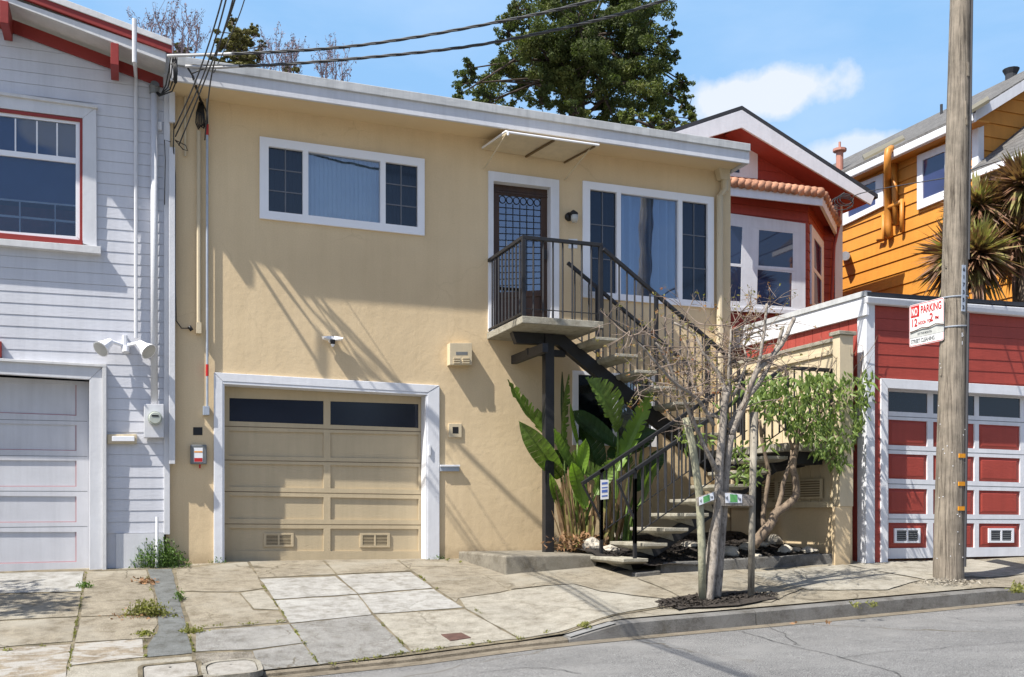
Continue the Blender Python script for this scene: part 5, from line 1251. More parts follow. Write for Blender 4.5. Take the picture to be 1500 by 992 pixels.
# stakes and brace boards
def stake(pts, r, m, label, px):
    P_ = [at(x, y, TY) for x, y in pts]; o = MB().tube(P_, r, 10).build('tree_stake', m, smooth=True); tag(o, label, 'stake'); return o
stake([(1029, 884), (1028, 800), (1024, 720), (1014, 650), (1005, 612)], .042, LICHEN, 'leaning lichen covered wooden stake left of the street tree', 0)
stake([(1100, 880), (1102, 740), (1105, 604)], .037, STAKE, 'upright grey round wooden stake right of the street tree', 0)
def brace(q, Y, label, lab):
    b = thing('tree_brace', at(q[0][0], q[0][1], Y), label, 'tree brace'); Qq = Q(q, Y); MB().prism(Qq, (0, .03, 0)).build('board', BARK, b)
    lq_ = Q(lab, Y-.004); MB().prism(lq_, (0, .003, 0)).build('label_plate', VINYL, b); MB().prism(shift(sub(lq_, .28, .72, .08, .92), -.002), (0, .001, 0)).build('green_square', GREENT, b)
    k = MB()
    for u0, u1, v0, v1 in ((.06, .10, .4, .6), (.12, .15, .3, .7), (.78, .82, .35, .65), (.85, .93, .45, .75)): k.prism(shift(sub(lq_, u0, u1, v0, v1), -.002), (0, .001, 0))
    k.build('print_marks', GREYP, b)
brace([(1022, 729), (1050, 719), (1050, 731), (1023, 742)], TY-.07, 'short brace board with white and green tag, left of the tree trunk', [(1024, 729), (1045, 721.5), (1046, 732), (1024.5, 740.5)])
brace([(1056, 719.5), (1104, 726), (1104, 741), (1056, 741)], TY-.05, 'brace board with white and green tag between the trunk and the right stake', [(1062, 722), (1087, 724.5), (1087, 737), (1063, 737)])
# tree pit
pit = drape([(958, 884), (1046, 870), (1100, 868), (1142, 879), (1080, 890), (994, 896)], PB, .022, SOILM, 'tree_pit', .05); tag(pit, kind='structure')
ch = MB()
for i in range(1500):
    px = random.uniform(965, 1138); py = random.uniform(871, 893)
    f = (px-958)/184
    if py > 896-f*14-(6 if px > 1085 else 0) or py < 884-(px-958)*.17*(1 if px < 1046 else .55)-0: continue
    p = gp(px, py, PB, .03); a = random.uniform(0, 6.28); l = random.uniform(.008, .024); d = Vector((math.cos(a), math.sin(a), random.uniform(-.6, .6)))*l; s = Vector((-math.sin(a), math.cos(a), random.uniform(-.5, .5)))*l*.4; ch.add([p-d-s, p+d-s, p+d+s, p-d+s], [(0, 1, 2, 3)])
tag(ch.build('bark_chips', SOILM), kind='stuff')

# ---- bush with twisted trunk
BY = -2.72
bsh = thing('leafy_bush', at(1105, 797, BY), 'large leafed evergreen bush on twisted bare trunks in front of the side wall', 'bush')
def B5(x, y, d=0): return at(1000+x/3.815, 600+y/3.815, BY+d)
bt_ = MB()
limb(bt_, [B5(395, 755), B5(440, 700), B5(490, 640), B5(520, 580), B5(580, 540), B5(630, 480), B5(630, 400), B5(615, 320), B5(630, 230), B5(640, 160)], .07, .035, 9, .004, 21)
limb(bt_, [B5(520, 585), B5(550, 480, .05), B5(565, 400, .05), B5(600, 300, .05), B5(615, 220, .1)], .035, .022, 8, .004, 22)
limb(bt_, [B5(455, 690, .1), B5(450, 600, .15), B5(465, 480, .15), B5(480, 360, .15), B5(460, 250, .15), B5(440, 150, .15), B5(430, 60, .15)], .036, .02, 8, .004, 23)
for k, (a, b) in enumerate((((640, 160), (560, 20)), ((640, 160), (680, -20)), ((640, 170), (760, 20)), ((615, 220), (520, 60)), ((760, 20), (900, -60)), ((680, -20), (820, -120)), ((440, 150), (480, -20)), ((440, 150), (400, 20)))):
    limb(bt_, [B5(*a), B5((a[0]+b[0])/2+10, (a[1]+b[1])/2-15, random.uniform(-.15, .15)), B5(*b, random.uniform(-.3, .3))], .022, .008, 6, .004, 30+k)
bt_.build('trunk', BARKB, bsh, smooth=True)
bl = MB(); rnd = random.Random(11)
def paddle(mb, p, d, l, w_, up=Vector((0, 0, 1)), mi=0):
    d = d.normalized(); s = d.cross(up)
    if s.length < .05: s = Vector((1, 0, 0))
    s.normalize(); nn_ = s.cross(d); dr = Vector((0, 0, -1))*l*.12
    a = p+d*l*.35+nn_*w_*.05; b = p+d*l*.72+dr*.5; t = p+d*l+dr*1.6
    mb.add([p, a+s*w_*.45-nn_*w_*.12, b+s*w_*.36-nn_*w_*.1, t, b-s*w_*.36-nn_*w_*.1, a-s*w_*.45-nn_*w_*.12, a, b], [(0, 1, 6), (1, 2, 7, 6), (2, 3, 7), (0, 6, 5), (6, 7, 4, 5), (7, 3, 4)], mi)
for (cx_, cy_, rr, ry_, n) in ((1150, 575, 34, 22, 110), (1200, 575, 36, 26, 140), (1128, 585, 22, 26, 70), (1190, 625, 32, 22, 110), (1232, 625, 26, 30, 120), (1252, 575, 24, 24, 80), (1228, 668, 15, 20, 60), (1108, 572, 14, 22, 36), (1170, 553, 50, 9, 46), (1262, 605, 12, 26, 40), (1222, 553, 40, 10, 46), (1272, 560, 9, 22, 22), (1205, 648, 16, 20, 50), (1160, 605, 16, 18, 44)):
    for i in range(int(n*1.7)):
        a = rnd.uniform(0, 6.28); r = math.sqrt(rnd.random())*1.08; p = at(cx_+rr*r*math.cos(a), cy_+ry_*r*math.sin(a), BY+rnd.uniform(-.42, .38))
        paddle(bl, p, Vector((rnd.gauss(0, .6), rnd.gauss(0, .6), -.75+rnd.gauss(0, .35))), rnd.uniform(.065, .13), rnd.uniform(.03, .048), Vector((rnd.gauss(0, .4), -1, .5)))
for (cx_, cy_, rr, ry_, n) in ((1010, 640, 14, 20, 40), (1095, 690, 22, 18, 55), (1080, 660, 14, 14, 24), (1035, 640, 8, 10, 12), (1085, 570, 14, 10, 14), (1128, 650, 10, 8, 14), (1060, 600, 12, 10, 12)):
    for i in range(n):
        a = rnd.uniform(0, 6.28); r = math.sqrt(rnd.random()); p = at(cx_+rr*r*math.cos(a), cy_+ry_*r*math.sin(a), BY+rnd.uniform(-.2, .2)); paddle(bl, p, Vector((rnd.gauss(0, .8), rnd.gauss(0, .6), rnd.gauss(-.2, .6))), rnd.uniform(.08, .14), rnd.uniform(.03, .045), Vector((0, -1, .5)))
bl.build('foliage', LEAFB, bsh)
tw2 = MB(); tips2 = []
for (x, y) in ((1215, 545), (1240, 565), (1195, 545), (1230, 600), (1175, 545), (1255, 560)): twigs(tw2, tips2, at(x, y, BY), Vector((rnd.uniform(-.3, .9), .1, .35)), .4, .008, 2, rnd)
tw2.build('twigs', BARKB, bsh)

# ---- bird of paradise
bop = thing('paddle_leaf_plant', at(855, 800, -.9), 'clump of big torn paddle leaves with brown dry sheaths under the stairs', 'plant')
def blade(mb, base, tip, width, bend, roll, Y0, Y1, split=0, seed=0, fold=.25):
    rnd = random.Random(seed); A = at(*base, Y0); B = at(*tip, Y1); n = 22; ax = (B-A); L = ax.length; d = ax.normalized()
    view = Vector((0, -1, .15)); s = d.cross(view).normalized(); s.rotate(Matrix.Rotation(roll, 3, d)); nr = s.cross(d).normalized()
    rows = []
    for i in range(n+1):
        t = i/n; c = A+ax*t+nr*(-bend*L*4*t*(1-t))*1.0+Vector((0, 0, -1))*abs(bend)*L*t*t*.5
        w_ = width*(math.sin(math.pi*min(1, .08+t*.94))**.6)*(1 if t < .75 else 1-(t-.75)*1.2)
        rows.append((c, w_))
    for sg in (-1, 1):
        grp = []; gaps = set()
        if split:
            i = rnd.randint(2, 4)
            while i < n: gaps.add(i); i += rnd.randint(1, 3)
        prev = None; off = 0
        for i in range(n):
            (c0, w0), (c1, w1) = rows[i], rows[i+1]
            if i in gaps: off = rnd.uniform(-.25, .25)
            sh0 = d*(.25*w0); sh1 = d*(.25*w1)
            g0 = .18 if (i in gaps) else 0
            e0 = c0+s*sg*w0*.5+nr*w0*(fold+off*.4)+sh0+d*(L/n)*g0*2; e1 = c1+s*sg*w1*.5+nr*w1*(fold+off*.4)+sh1-d*(L/n)*(.3 if (i+1) in gaps else 0)
            m0 = c0+s*sg*w0*.25+nr*w0*fold*.35+sh0*.4; m1 = c1+s*sg*w1*.25+nr*w1*fold*.35+sh1*.4
            rib = .012*w0*(1 if i % 2 else -1); e0 = e0+nr*rib; m0 = m0+nr*rib
            mb.add([c0, m0, m1, c1], [(0, 1, 2, 3)]); mb.add([m0, e0, e1, m1], [(0, 1, 2, 3)])
    mb.tube([r[0]-nr*.004 for r in rows], [.011*(1-.7*i/n)+.002 for i in range(n+1)], 5)
    return A
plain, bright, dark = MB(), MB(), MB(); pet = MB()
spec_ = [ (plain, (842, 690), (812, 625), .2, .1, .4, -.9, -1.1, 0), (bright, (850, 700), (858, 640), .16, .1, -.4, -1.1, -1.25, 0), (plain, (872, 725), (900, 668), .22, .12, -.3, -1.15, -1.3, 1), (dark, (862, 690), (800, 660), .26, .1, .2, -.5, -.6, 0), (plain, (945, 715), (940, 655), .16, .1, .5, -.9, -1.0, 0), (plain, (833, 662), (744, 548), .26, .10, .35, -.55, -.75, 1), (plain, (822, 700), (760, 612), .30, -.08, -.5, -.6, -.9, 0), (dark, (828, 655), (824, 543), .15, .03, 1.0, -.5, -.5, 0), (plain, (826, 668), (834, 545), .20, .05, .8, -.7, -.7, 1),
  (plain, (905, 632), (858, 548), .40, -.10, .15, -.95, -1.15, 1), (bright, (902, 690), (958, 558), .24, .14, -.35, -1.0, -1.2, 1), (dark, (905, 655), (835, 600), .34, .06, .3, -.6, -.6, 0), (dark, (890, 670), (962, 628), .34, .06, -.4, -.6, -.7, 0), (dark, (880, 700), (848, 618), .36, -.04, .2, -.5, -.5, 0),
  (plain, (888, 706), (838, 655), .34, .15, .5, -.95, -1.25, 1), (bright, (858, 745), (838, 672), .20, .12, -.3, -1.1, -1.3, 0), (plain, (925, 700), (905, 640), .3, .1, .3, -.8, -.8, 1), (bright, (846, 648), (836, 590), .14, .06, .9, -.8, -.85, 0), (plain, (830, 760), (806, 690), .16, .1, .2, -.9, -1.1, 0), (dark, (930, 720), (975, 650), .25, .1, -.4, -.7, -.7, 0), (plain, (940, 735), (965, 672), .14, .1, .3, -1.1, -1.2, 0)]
for k, (mbx, b_, t_2, w_, bend, roll, y0, y1, sp_) in enumerate(spec_):
    A = blade(mbx, b_, t_2, w_, bend, roll, y0, y1, sp_, k); gx = 838+(b_[0]-838)*.45 if b_[0] < 880 else 905+(b_[0]-905)*.4
    limb(pet, [at(gx, 800, -.9), at(gx+(b_[0]-gx)*.3, 760, (y0-.9)/2), A], .028, .013, 6, 0, k)
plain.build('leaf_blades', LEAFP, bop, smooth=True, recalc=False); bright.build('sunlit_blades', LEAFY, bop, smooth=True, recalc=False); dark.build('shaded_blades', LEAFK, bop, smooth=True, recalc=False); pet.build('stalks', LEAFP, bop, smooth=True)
shb = MB(); rnd = random.Random(3)
for i in range(90):
    gx = rnd.uniform(820, 878) if i < 68 else rnd.uniform(895, 930); a = at(gx+rnd.uniform(-4, 4)+(838-gx)*.3, rnd.uniform(792, 804), rnd.uniform(-1.15, -.75)); b = at(gx-6+rnd.uniform(-10, 8), rnd.triangular(670, 775, 750), rnd.uniform(-1.15, -.7)); s = Vector((rnd.uniform(.012, .03), rnd.uniform(-.015, .015), 0)); m = a.lerp(b, .5)+Vector((rnd.uniform(-.03, .03), -.02, 0))
    shb.add([a-s, a+s, m+s, m-s, b-s*.3, b+s*.3], [(0, 1, 2, 3), (3, 2, 5, 4)])
shb.build('dry_sheaths', DRYO, bop)
dr_ = MB()
for i in range(420):
    p = at(rnd.gauss(848, 17), rnd.uniform(782, 806), rnd.uniform(-1.3, -.7)); leaves(dr_, p, .02, .02, .02, 1, .09, seed=i, aspect=.3)
dr_.build('dry_litter', DRY, bop)

# ---- weeds
WL = ['bushy green weed clump at the foot of the corner between the two houses', 'short weed tuft at the left corner of the beige garage door', 'thin weed tuft by the joint near the lavender garage', 'grassy weed patch in the joint left of the asphalt strip', 'small upright weed at the right edge of the asphalt strip', 'low weed strip across the joint near the covers', 'weed growing at the tip of the dropped kerb', 'tiny weed in the gutter under the tree', 'second tiny weed in the gutter right of the tree pit', 'weed tuft on the kerb at the right edge', 'low weed along the right side of the garage door', 'weed patch beside the lower end of the asphalt strip']
def weed(cx_, cy_, wpx, hpx, n, m, i, size=.05, dry=0):
    mb = MB(); rnd = random.Random(100+i)
    for k in range(n):
        u = rnd.gauss(0, .42); u = max(-1, min(1, u)); px = cx_+u*wpx/2; g = gp(px, cy_+rnd.uniform(-.12, .12)*hpx, PB); hh = abs(rnd.gauss(.5, .3))*(1-u*u*.8); zc_2 = (g-CAM).dot(fw); p = g+Vector((rnd.uniform(-.03, .03), rnd.uniform(-.06, .06), min(1.1, hh)*hpx*zc_2/F))
        leaves(mb, p, .01, .01, .01, 1, size, seed=k*13+i, aspect=.5)
        if k % 5 == 0: mb.tube([g, p], .002, 3, cap=False)
    o = mb.build('weed', m); tag(o, WL[i], 'weed', 'weeds in the pavement joints')
weed(231, 829, 92, 38, 2600, WEED, 0, .035); weed(320, 824, 24, 10, 180, WEED, 1, .03); weed(124, 862, 28, 10, 160, WEED, 2, .03); weed(218, 903, 80, 22, 700, WEEDY, 3, .035); weed(263, 880, 14, 16, 90, WEED, 4, .03); weed(282, 927, 50, 8, 200, WEEDY, 5, .03)
weed(857, 919, 18, 8, 80, WEEDY, 6, .03); weed(1253, 890, 8, 11, 40, WEEDY, 7, .03); weed(1277, 889, 14, 10, 50, WEEDY, 8, .03); weed(1490, 868, 24, 14, 160, WEEDY, 9, .035); weed(640, 819, 32, 6, 100, WEED, 10, .025); weed(212, 932, 34, 8, 140, WEEDY, 11, .03)
jg = MB(); rnd = random.Random(77)
SEAMS = [((125, 842), (100, 985), 260), ((262, 868), (284, 958), 160), ((262, 922), (421, 913), 120), ((378, 850), (425, 916), 90), ((427, 918), (468, 978), 110), ((470, 978), (601, 958), 150), ((604, 957), (760, 938), 110), ((548, 905), (601, 957), 60), ((672, 880), (760, 938), 40), ((604, 839), (640, 865), 60), ((655, 822), (680, 826), 60), ((214, 838), (229, 900), 90), ((213, 940), (213, 965), 60), ((760, 939), (868, 912), 60), ((0, 957), (105, 943), 40), ((300, 824), (325, 826), 60)]
for (x0, y0), (x1, y1), n in SEAMS:
    cl = [rnd.random() for _ in range(max(3, n//18))]
    for k in range(n):
        u = min(1, max(0, rnd.choice(cl)+rnd.gauss(0, .03))); g_ = gp(x0+(x1-x0)*u+rnd.gauss(0, 1.0), y0+(y1-y0)*u+rnd.gauss(0, .6), PB, .01); leaves(jg, g_+Vector((0, 0, rnd.uniform(0, .02))), .01, .01, .006, 1, rnd.uniform(.015, .035), seed=rnd.random(), aspect=.4)
tag(jg.build('joint_grass', WEEDY), kind='stuff')
def litter(cx_, cy_, w_, h_, n, size, label, m=DRY, lift=.02, asp=.55):
    mb = MB(); rnd = random.Random(int(cx_))
    for k in range(n):
        p = gp(cx_+rnd.gauss(0, .35)*w_, cy_+rnd.gauss(0, .3)*h_, PB, lift+rnd.uniform(0, .02)); leaves(mb, p, .005, .005, .005, 1, size, flat=.6, seed=k, aspect=asp)
    o = mb.build('leaf_litter', m); tag(o, label, 'leaf litter')
litter(213, 855, 24, 8, 90, .05, 'small heap of pinkish dead leaves on the pavement left of the asphalt strip')
litter(205, 906, 70, 8, 70, .03, 'scatter of yellowed dry leaves by the weed patch')
litter(1395, 856, 60, 7, 260, .045, 'grey wood chips and litter heaped round the foot of the utility pole', mat('grey_chips', (.30, .27, .22), .9, .5, 20), .02, .35)
litter(1190, 905, 60, 3, 8, .05, 'few dry leaves lying in the gutter', DRY, -.06)

# ------------------------------------------------------------------ utility pole
pb = gp(1389, 849); PY_ = pb.y
pole = thing('utility_pole', pb, 'tall weathered wooden utility pole standing at the kerb', 'utility pole')
ptop = at(1407, 0, PY_); ax = (ptop-pb); ptop2 = pb+ax*(9.4/ax.z)
mb = MB(); N = 60; nseg = 28; vs = []
for i in range(N+1):
    t = i/N; c = pb+(ptop2-pb)*t-Vector((0, 0, .15)) if i == 0 else pb+(ptop2-pb)*t
    r = .173-.075*t
    for j in range(nseg):
        a = 2*math.pi*j/nseg; rr = r*(1+.018*noise.noise(Vector((math.cos(a)*3, math.sin(a)*3, t*3)))+.022*noise.noise(Vector((math.cos(a)*9, math.sin(a)*9, t*1.5))))
        vs.append(c+Vector((math.cos(a)*rr, math.sin(a)*rr, 0)))
mb.add(vs, [(i*nseg+j, i*nseg+(j+1) % nseg, (i+1)*nseg+(j+1) % nseg, (i+1)*nseg+j) for i in range(N) for j in range(nseg)]+[tuple(N*nseg+j for j in range(nseg))])
mb.build('shaft', WOODP, pole, smooth=True)
def paxis(z): t = (z-pb.z)/(ptop2.z-pb.z); return pb+(ptop2-pb)*t, .173-.075*t
def zpy(py): return at(1400, py, PY_-.1).z
vdir = Vector((CAM.x-pb.x, CAM.y-pb.y, 0)).normalized()
def on_pole(py, ang): # ang from view dir, positive to the right in the picture
    c, r = paxis(zpy(py)); d = vdir.copy(); d.rotate(Matrix.Rotation(ang, 3, 'Z')); return c+d*r, d
def plate_on(py0, py1, ang, wid, m, name, off=.006, parent=pole):
    (a, d), (b, _) = on_pole(py0, ang), on_pole(py1, ang); s = d.cross(Vector((0, 0, 1))).normalized()*(-wid/2)
    return MB().prism([a-s+d*off, a+s+d*off, b+s+d*off, b-s+d*off], -d*.01).build(name, m, parent), a, b, d
# number strip (reads downwards) on the right flank
plate_on(389, 457, R(40), .052, BLUEM, 'number_strip', .012)
def digit(ch, py, ang, size, m, off):
    p, d = on_pole(py, ang); x = Vector((0, 0, 1)).cross(d).normalized(); z = Vector((0, 0, 1))
    M_ = Matrix(((x.x, z.x, d.x, p.x+d.x*off), (x.y, z.y, d.y, p.y+d.y*off), (x.z, z.z, d.z, p.z+d.z*off), (0, 0, 0, 1)))
    text_mesh(ch, size, M_ @ Matrix.Translation((-.018, -size*.35, 0)), m, pole, 'number')
for k, chh in enumerate('617353'): digit(chh, 395.5+k*11.1, R(40), .062, BLKP, .0145)
for chh, py in (('5', 491), ('1', 503)): digit(chh, py, R(40), .06, WHITE, .004)
for py in (668, 709, 745): plate_on(py-3, py+3, R(48), .10, ORT, 'orange_tag', .006)
for py in (433, 477):
    c, r = paxis(zpy(py)); MB().tube([c+Vector((math.cos(a)*(r+.004), math.sin(a)*(r+.004), .012*math.sin(a+1))) for a in [2*math.pi*i/24 for i in range(25)]], .009, 5, cap=False).build('steel_band', BLUEM, pole)
wt_ = MB(); rnd = random.Random(2)
for i in range(26):
    p, d = on_pole(rnd.uniform(520, 830), rnd.uniform(-1.2, 1.2)); q = p+d*.006; wt_.tube([p, q], .006, 5)
wt_.build('staple', WHITE, pole)
cab, rr_ = MB(), 0
cpts = [on_pole(y, R(66))[0]+on_pole(y, R(66))[1]*.02 for y in (-120, 0, 150, 250, 330, 380)]
cab.tube(cpts, .012, 6); cab.tube([on_pole(y, R(70))[0]+on_pole(y, R(70))[1]*.016 for y in (458, 520, 600, 700, 830)], .016, 6); cab.build('ground_wire', mat('dark_moulding', (.05, .05, .055), .7), pole)
# knots / splinter gouges
for (py, ang, h, w_) in ((100, .85, .16, .03), (160, .7, .2, .02), (175, .8, .12, .02), (390, -.7, .02, .02), (548, -.9, .02, .03)):
    a, d = on_pole(py, ang); MB().box(a.x-w_/2, a.x+w_/2, a.y-.012, a.y+.012, a.z-h/2, a.z+h/2).build('splinter', WOODP, pole)
# ---- parking sign: a plate standing square to the kerb, fixed to the pole
sg = thing('parking_sign', at(1350, 500, PY_), 'white street cleaning sign with red NO PARKING lettering strapped to the utility pole', 'sign')
SXp = paxis(zpy(470))[0].x-.175
s = [atx(x, y, SXp) for x, y in ((1332, 447.5), (1377, 437.2), (1377, 500), (1332.5, 508.5))]
yF, yN = s[0].y, s[1].y-.06; zT = (s[0].z+s[1].z)/2; zB = (s[3].z+s[2].z)/2
Wd = yF-yN; Hh = zT-zB
def rrect(y0, y1, z0, z1, r, x):
    pts = []
    for cy_, cz_, a0 in ((y1-r, z1-r, 0), (y0+r, z1-r, 90), (y0+r, z0+r, 180), (y1-r, z0+r, 270)):
        for j in range(6): a = R(a0+90*j/5); pts.append(Vector((x, cy_+r*math.cos(a), cz_+r*math.sin(a))))
    return pts
MB().prism(rrect(yN, yF, zB, zT, .03, SXp), (.004, 0, 0)).build('plate', WHP, sg)
MB().holed(rrect(yN+.006, yF-.006, zB+.006, zT-.006, .026, SXp-.0012), [rrect(yN+.013, yF-.013, zB+.013, zT-.013, .02, SXp-.0012)], (.001, 0, 0)).build('border', REDP, sg)
def sface(u, v):  # u from left in the picture (far end) to right, v from top
    return Vector((SXp-.003, yF-u*Wd, zT-v*Hh))
def stext(body, u, v, size, m, xs=1.0, off=0.0):
    p = sface(u, v); M_ = Matrix(((0, 0, -1, p.x-off), (-1, 0, 0, p.y), (0, 1, 0, p.z), (0, 0, 0, 1)))
    text_mesh(body, size, M_, m, sg, xs=xs)
MB().prism([sface(.05, .04), sface(.30, .04), sface(.30, .31), sface(.05, .31)], (.002, 0, 0)).build('red_block', REDP, sg)
MB().prism([sface(.02, .62), sface(1, .56), sface(1, .80), sface(.02, .80)], (.002, 0, 0)).build('grey_patch', SGREY, sg)
stext('NO', .075, .265, Hh*.25, WHP, .50, .002); stext('PARKING', .34, .25, Hh*.25, REDP, .64); stext('12', .06, .53, Hh*.26, REDP, .80); stext('NOON TO', .27, .51, Hh*.11, REDP, .75)
stext('2', .60, .49, Hh*.27, REDP, .85); stext('PM', .75, .48, Hh*.12, REDP, .8); stext('OF THE MONTH', .25, .75, Hh*.07, GREYP, .9, .002); stext('STREET CLEANING', .06, .93, Hh*.13, GREYP, .70)
wr = MB(); wr.tube([sface(.05, .66)+Vector((-.01, 0, 0)), sface(.25, .63)+Vector((-.01, 0, 0)), sface(.4, .60)+Vector((-.015, 0, 0)), sface(.6, .63)+Vector((-.01, 0, 0)), sface(.8, .58)+Vector((-.015, 0, 0)), sface(1.02, .64)+Vector((-.01, 0, 0))], .006, 5); wr.build('tie_wire', RUST, sg)

# ------------------------------------------------------------------ cables
def cable(name, pts, r, m, label, group='overhead service cables', sag=0, smooth=True):
    P_ = [Vector(p) for p in pts]; out = []
    for i in range(len(P_)-1):
        for k in range(10):
            t = k/10; p0 = P_[max(i-1, 0)]; p1 = P_[i]; p2 = P_[i+1]; p3 = P_[min(i+2, len(P_)-1)]
            out.append(.5*((2*p1)+(p2-p0)*t+(2*p0-5*p1+4*p2-p3)*t*t+(3*p1-p0-3*p2+p3)*t*t*t))
    out.append(P_[-1]); o = MB().tube(out, r, 6).build(name, m, smooth=True); tag(o, label, 'cable', group); return o
pt1 = paxis(8.9)[0]; pt2 = paxis(8.6)[0]
c1_ = [at(248, 81, -.62), at(385, 77, -1.2), at(530, 66, -1.7), at(700, 38, -2.4), at(870, 0, -3.0), at(1100, -75, -3.6), pt1]
c2_ = [at(272, 96, -.62), at(380, 96, -1.1), at(530, 85, -1.7), at(700, 66, -2.3), at(860, 33, -2.9), at(975, 0, -3.2), at(1150, -60, -3.6), pt2]
def twist(pts, r, m, name, label):
    P_ = [Vector(p) for p in pts]; out = []
    for i in range(len(P_)-1):
        for k in range(24):
            t = k/24; p0 = P_[max(i-1, 0)]; p1 = P_[i]; p2 = P_[i+1]; p3 = P_[min(i+2, len(P_)-1)]
            out.append(.5*((2*p1)+(p2-p0)*t+(2*p0-5*p1+4*p2-p3)*t*t+(3*p1-p0-3*p2+p3)*t*t*t))
    mb = MB(); mbl = []
    for ph in (0, 2.09, 4.19):
        mb.tube([p+Vector((0, math.cos(i*.5+ph)*r*.9, math.sin(i*.5+ph)*r*.9)) for i, p in enumerate(out)], r*.75, 5)
    o = mb.build(name, m, smooth=True); tag(o, label, 'cable', 'overhead service cables')
twist(c1_, .012, WIREM, 'service_cable', 'upper twisted black cable crossing the sky from the corner mast to the pole top')
twist(c2_, .012, WIREM, 'service_cable', 'lower twisted black cable crossing the sky from the beige eave to the pole top')
cable('service_cable', [at(245, 82, -.78), at(300, 80.5, -.9), at(340, 79, -1.05)], .018, WIREL, 'pale sleeve on the upper cable at the corner of the lavender roof')
cable('service_cable', [at(272, 97, -.75), at(315, 99, -.9), at(350, 97, -1.0)], .018, WIREL, 'pale sleeve on the lower cable at the beige eave')
ul = ['black drop wire nearest the lavender house, rising steeply out of the picture', 'second steep drop wire from the left', 'third steep drop wire from the left', 'steep drop wire ending by the hanging splice', 'rightmost steep drop wire, thinner than the rest']
for k, (top, mid, bot) in enumerate((((325, 0), (290, 110), (256, 188)), ((331, 0), (298, 110), (257, 200)), ((344, 0), (303, 110), (262, 213)), ((341, 0), (310, 110), (300, 205)), ((358, 0), (330, 70), (302, 130)))):
    a = at(*bot, -.08); c = at(top[0]+20, top[1]-110, -5.5); b = at(*top, -3.6); m_ = at(*mid, -1.4)
    cable('drop_wire', [a, m_, b, c, c+(c-b)*1.5], .009 if k < 4 else .006, WIREM, ul[k], 'steep drop wires at the corner of the houses')
# drips and loops at the corner
hs2 = MB()
for k in range(4): hs2.tube([at(250+k*3, 84, -.72), at(247+k*4, 105+k*4, -.6), at(243+k*3, 125+k*3, -.4), at(236-k, 138+k, -.2), at(227, 133, -.14)], .008, 5)
for k in range(3): hs2.tube([at(253+k*2, 84, -.7), at(255+k*2, 105, -.7), at(256+k, 122, -.68)], .012, 5)
o = hs2.build('drip_loop', BLKP, smooth=True); tag(o, 'bundle of black cable loops hanging at the roof corner of the lavender house', 'cable')
hs3 = MB(); hs3.tube([at(274, 98, -.72), at(283, 112, -.6), at(290, 135, -.3), at(294, 152, -.12)], .011, 5); hs3.tube([at(300, 100, -.8), at(281, 108, -.72), at(285, 125, -.4), at(296, 150, -.12)], .009, 5)
for k in range(6): hs3.tube([at(292+k, 150, -.1), at(288+k*2.2, 165+k, -.12), at(287+k*3, 180+k*1.5, -.1), at(291+k*1.5, 190-k*2, -.08)], .009, 5)
hs3.tube([at(296, 150, -.1), at(303, 165, -.12), at(304, 180, -.1), at(298, 188, -.08), at(294, 184, -.06)], .01, 5); o = hs3.build('cable_splice', BLKP, smooth=True); tag(o, 'black cable splice drooping on the beige wall beside the conduit', 'cable')
hs4 = MB(); hs4.tube([at(255, 180, -.14), at(254, 215, -.15), at(257, 260, -.03), at(256.5, 400, -.03), at(258, 470, -.03), at(266, 481, -.03), at(279, 481, -.04)], .007, 5)
hs4.tube([at(256, 205, -.1), at(272, 213, -.12), at(275, 221, -.12), at(268, 219, -.12), at(257, 206, -.1)], .006, 5); hs4.tube([at(250, 208, -.16), at(241, 205, -.13), at(242, 235, -.13), at(241, 300, -.12)], .006, 5)
hs4.tube([at(277, 478, -.05), at(281, 484, -.05)], .025, 6); o = hs4.build('wall_cable', BLKP, smooth=True); tag(o, 'thin black cable running down the joint between the two house walls', 'cable')
cable('service_cable', [at(1247, 295, YGB-.1), at(1256, 285, 4), at(1300, 275, 2.5), at(1360, 265, 0), at(1402, 258, PY_+.15)], .010, WIREM, 'thin black cable from the red gable eave to the utility pole')
cable('service_cable', [at(1408, 256, PY_+.15), at(1450, 240, 1), at(1530, 220, 6)], .010, WIREM, 'thin black cable leaving the pole to the right')

# ------------------------------------------------------------------ spiky plants behind the red garage
def cordy(px, py, Y, r, n, label, i, base):
    c = at(px, py, Y); t = thing('spiky_plant', Vector((c.x, c.y, 1.0)), label, 'plant', 'spiky bronze plants above the red garage'); rnd = random.Random(200+i); mb = MB()
    for k in range(n):
        u = rnd.uniform(-1, 1); a = rnd.uniform(0, 6.283); el = math.asin(max(-.9, min(1, u))); d = Vector((math.cos(a)*math.cos(el), math.sin(a)*math.cos(el), math.sin(el)+.15)).normalized(); L = r*rnd.uniform(.75, 1.15); w_ = .035*rnd.uniform(.8, 1.3); s = d.cross(Vector((0, 0, 1)))
        s = s.normalized() if s.length > .1 else Vector((1, 0, 0)); s.rotate(Matrix.Rotation(rnd.uniform(-.8, .8), 3, d)); dr = Vector((0, 0, -1))*L*rnd.uniform(.05, .3)*(1.3-d.z)
        p0 = c+d*.06; p1 = c+d*L*.5+dr*.2; p2 = c+d*L+dr
        mb.add([p0-s*w_*.6, p0+s*w_*.6, p1+s*w_, p1-s*w_, p2], [(0, 1, 2, 3), (3, 2, 4)])
    mb.build('leaf_rosette', LEAFBR, t); MB().tube([Vector((c.x+base, c.y, .6)), Vector((c.x+base*.4, c.y, c.z-1.2)), c], [.12, .09, .07], 8).build('stem', BARKB, t, smooth=True)
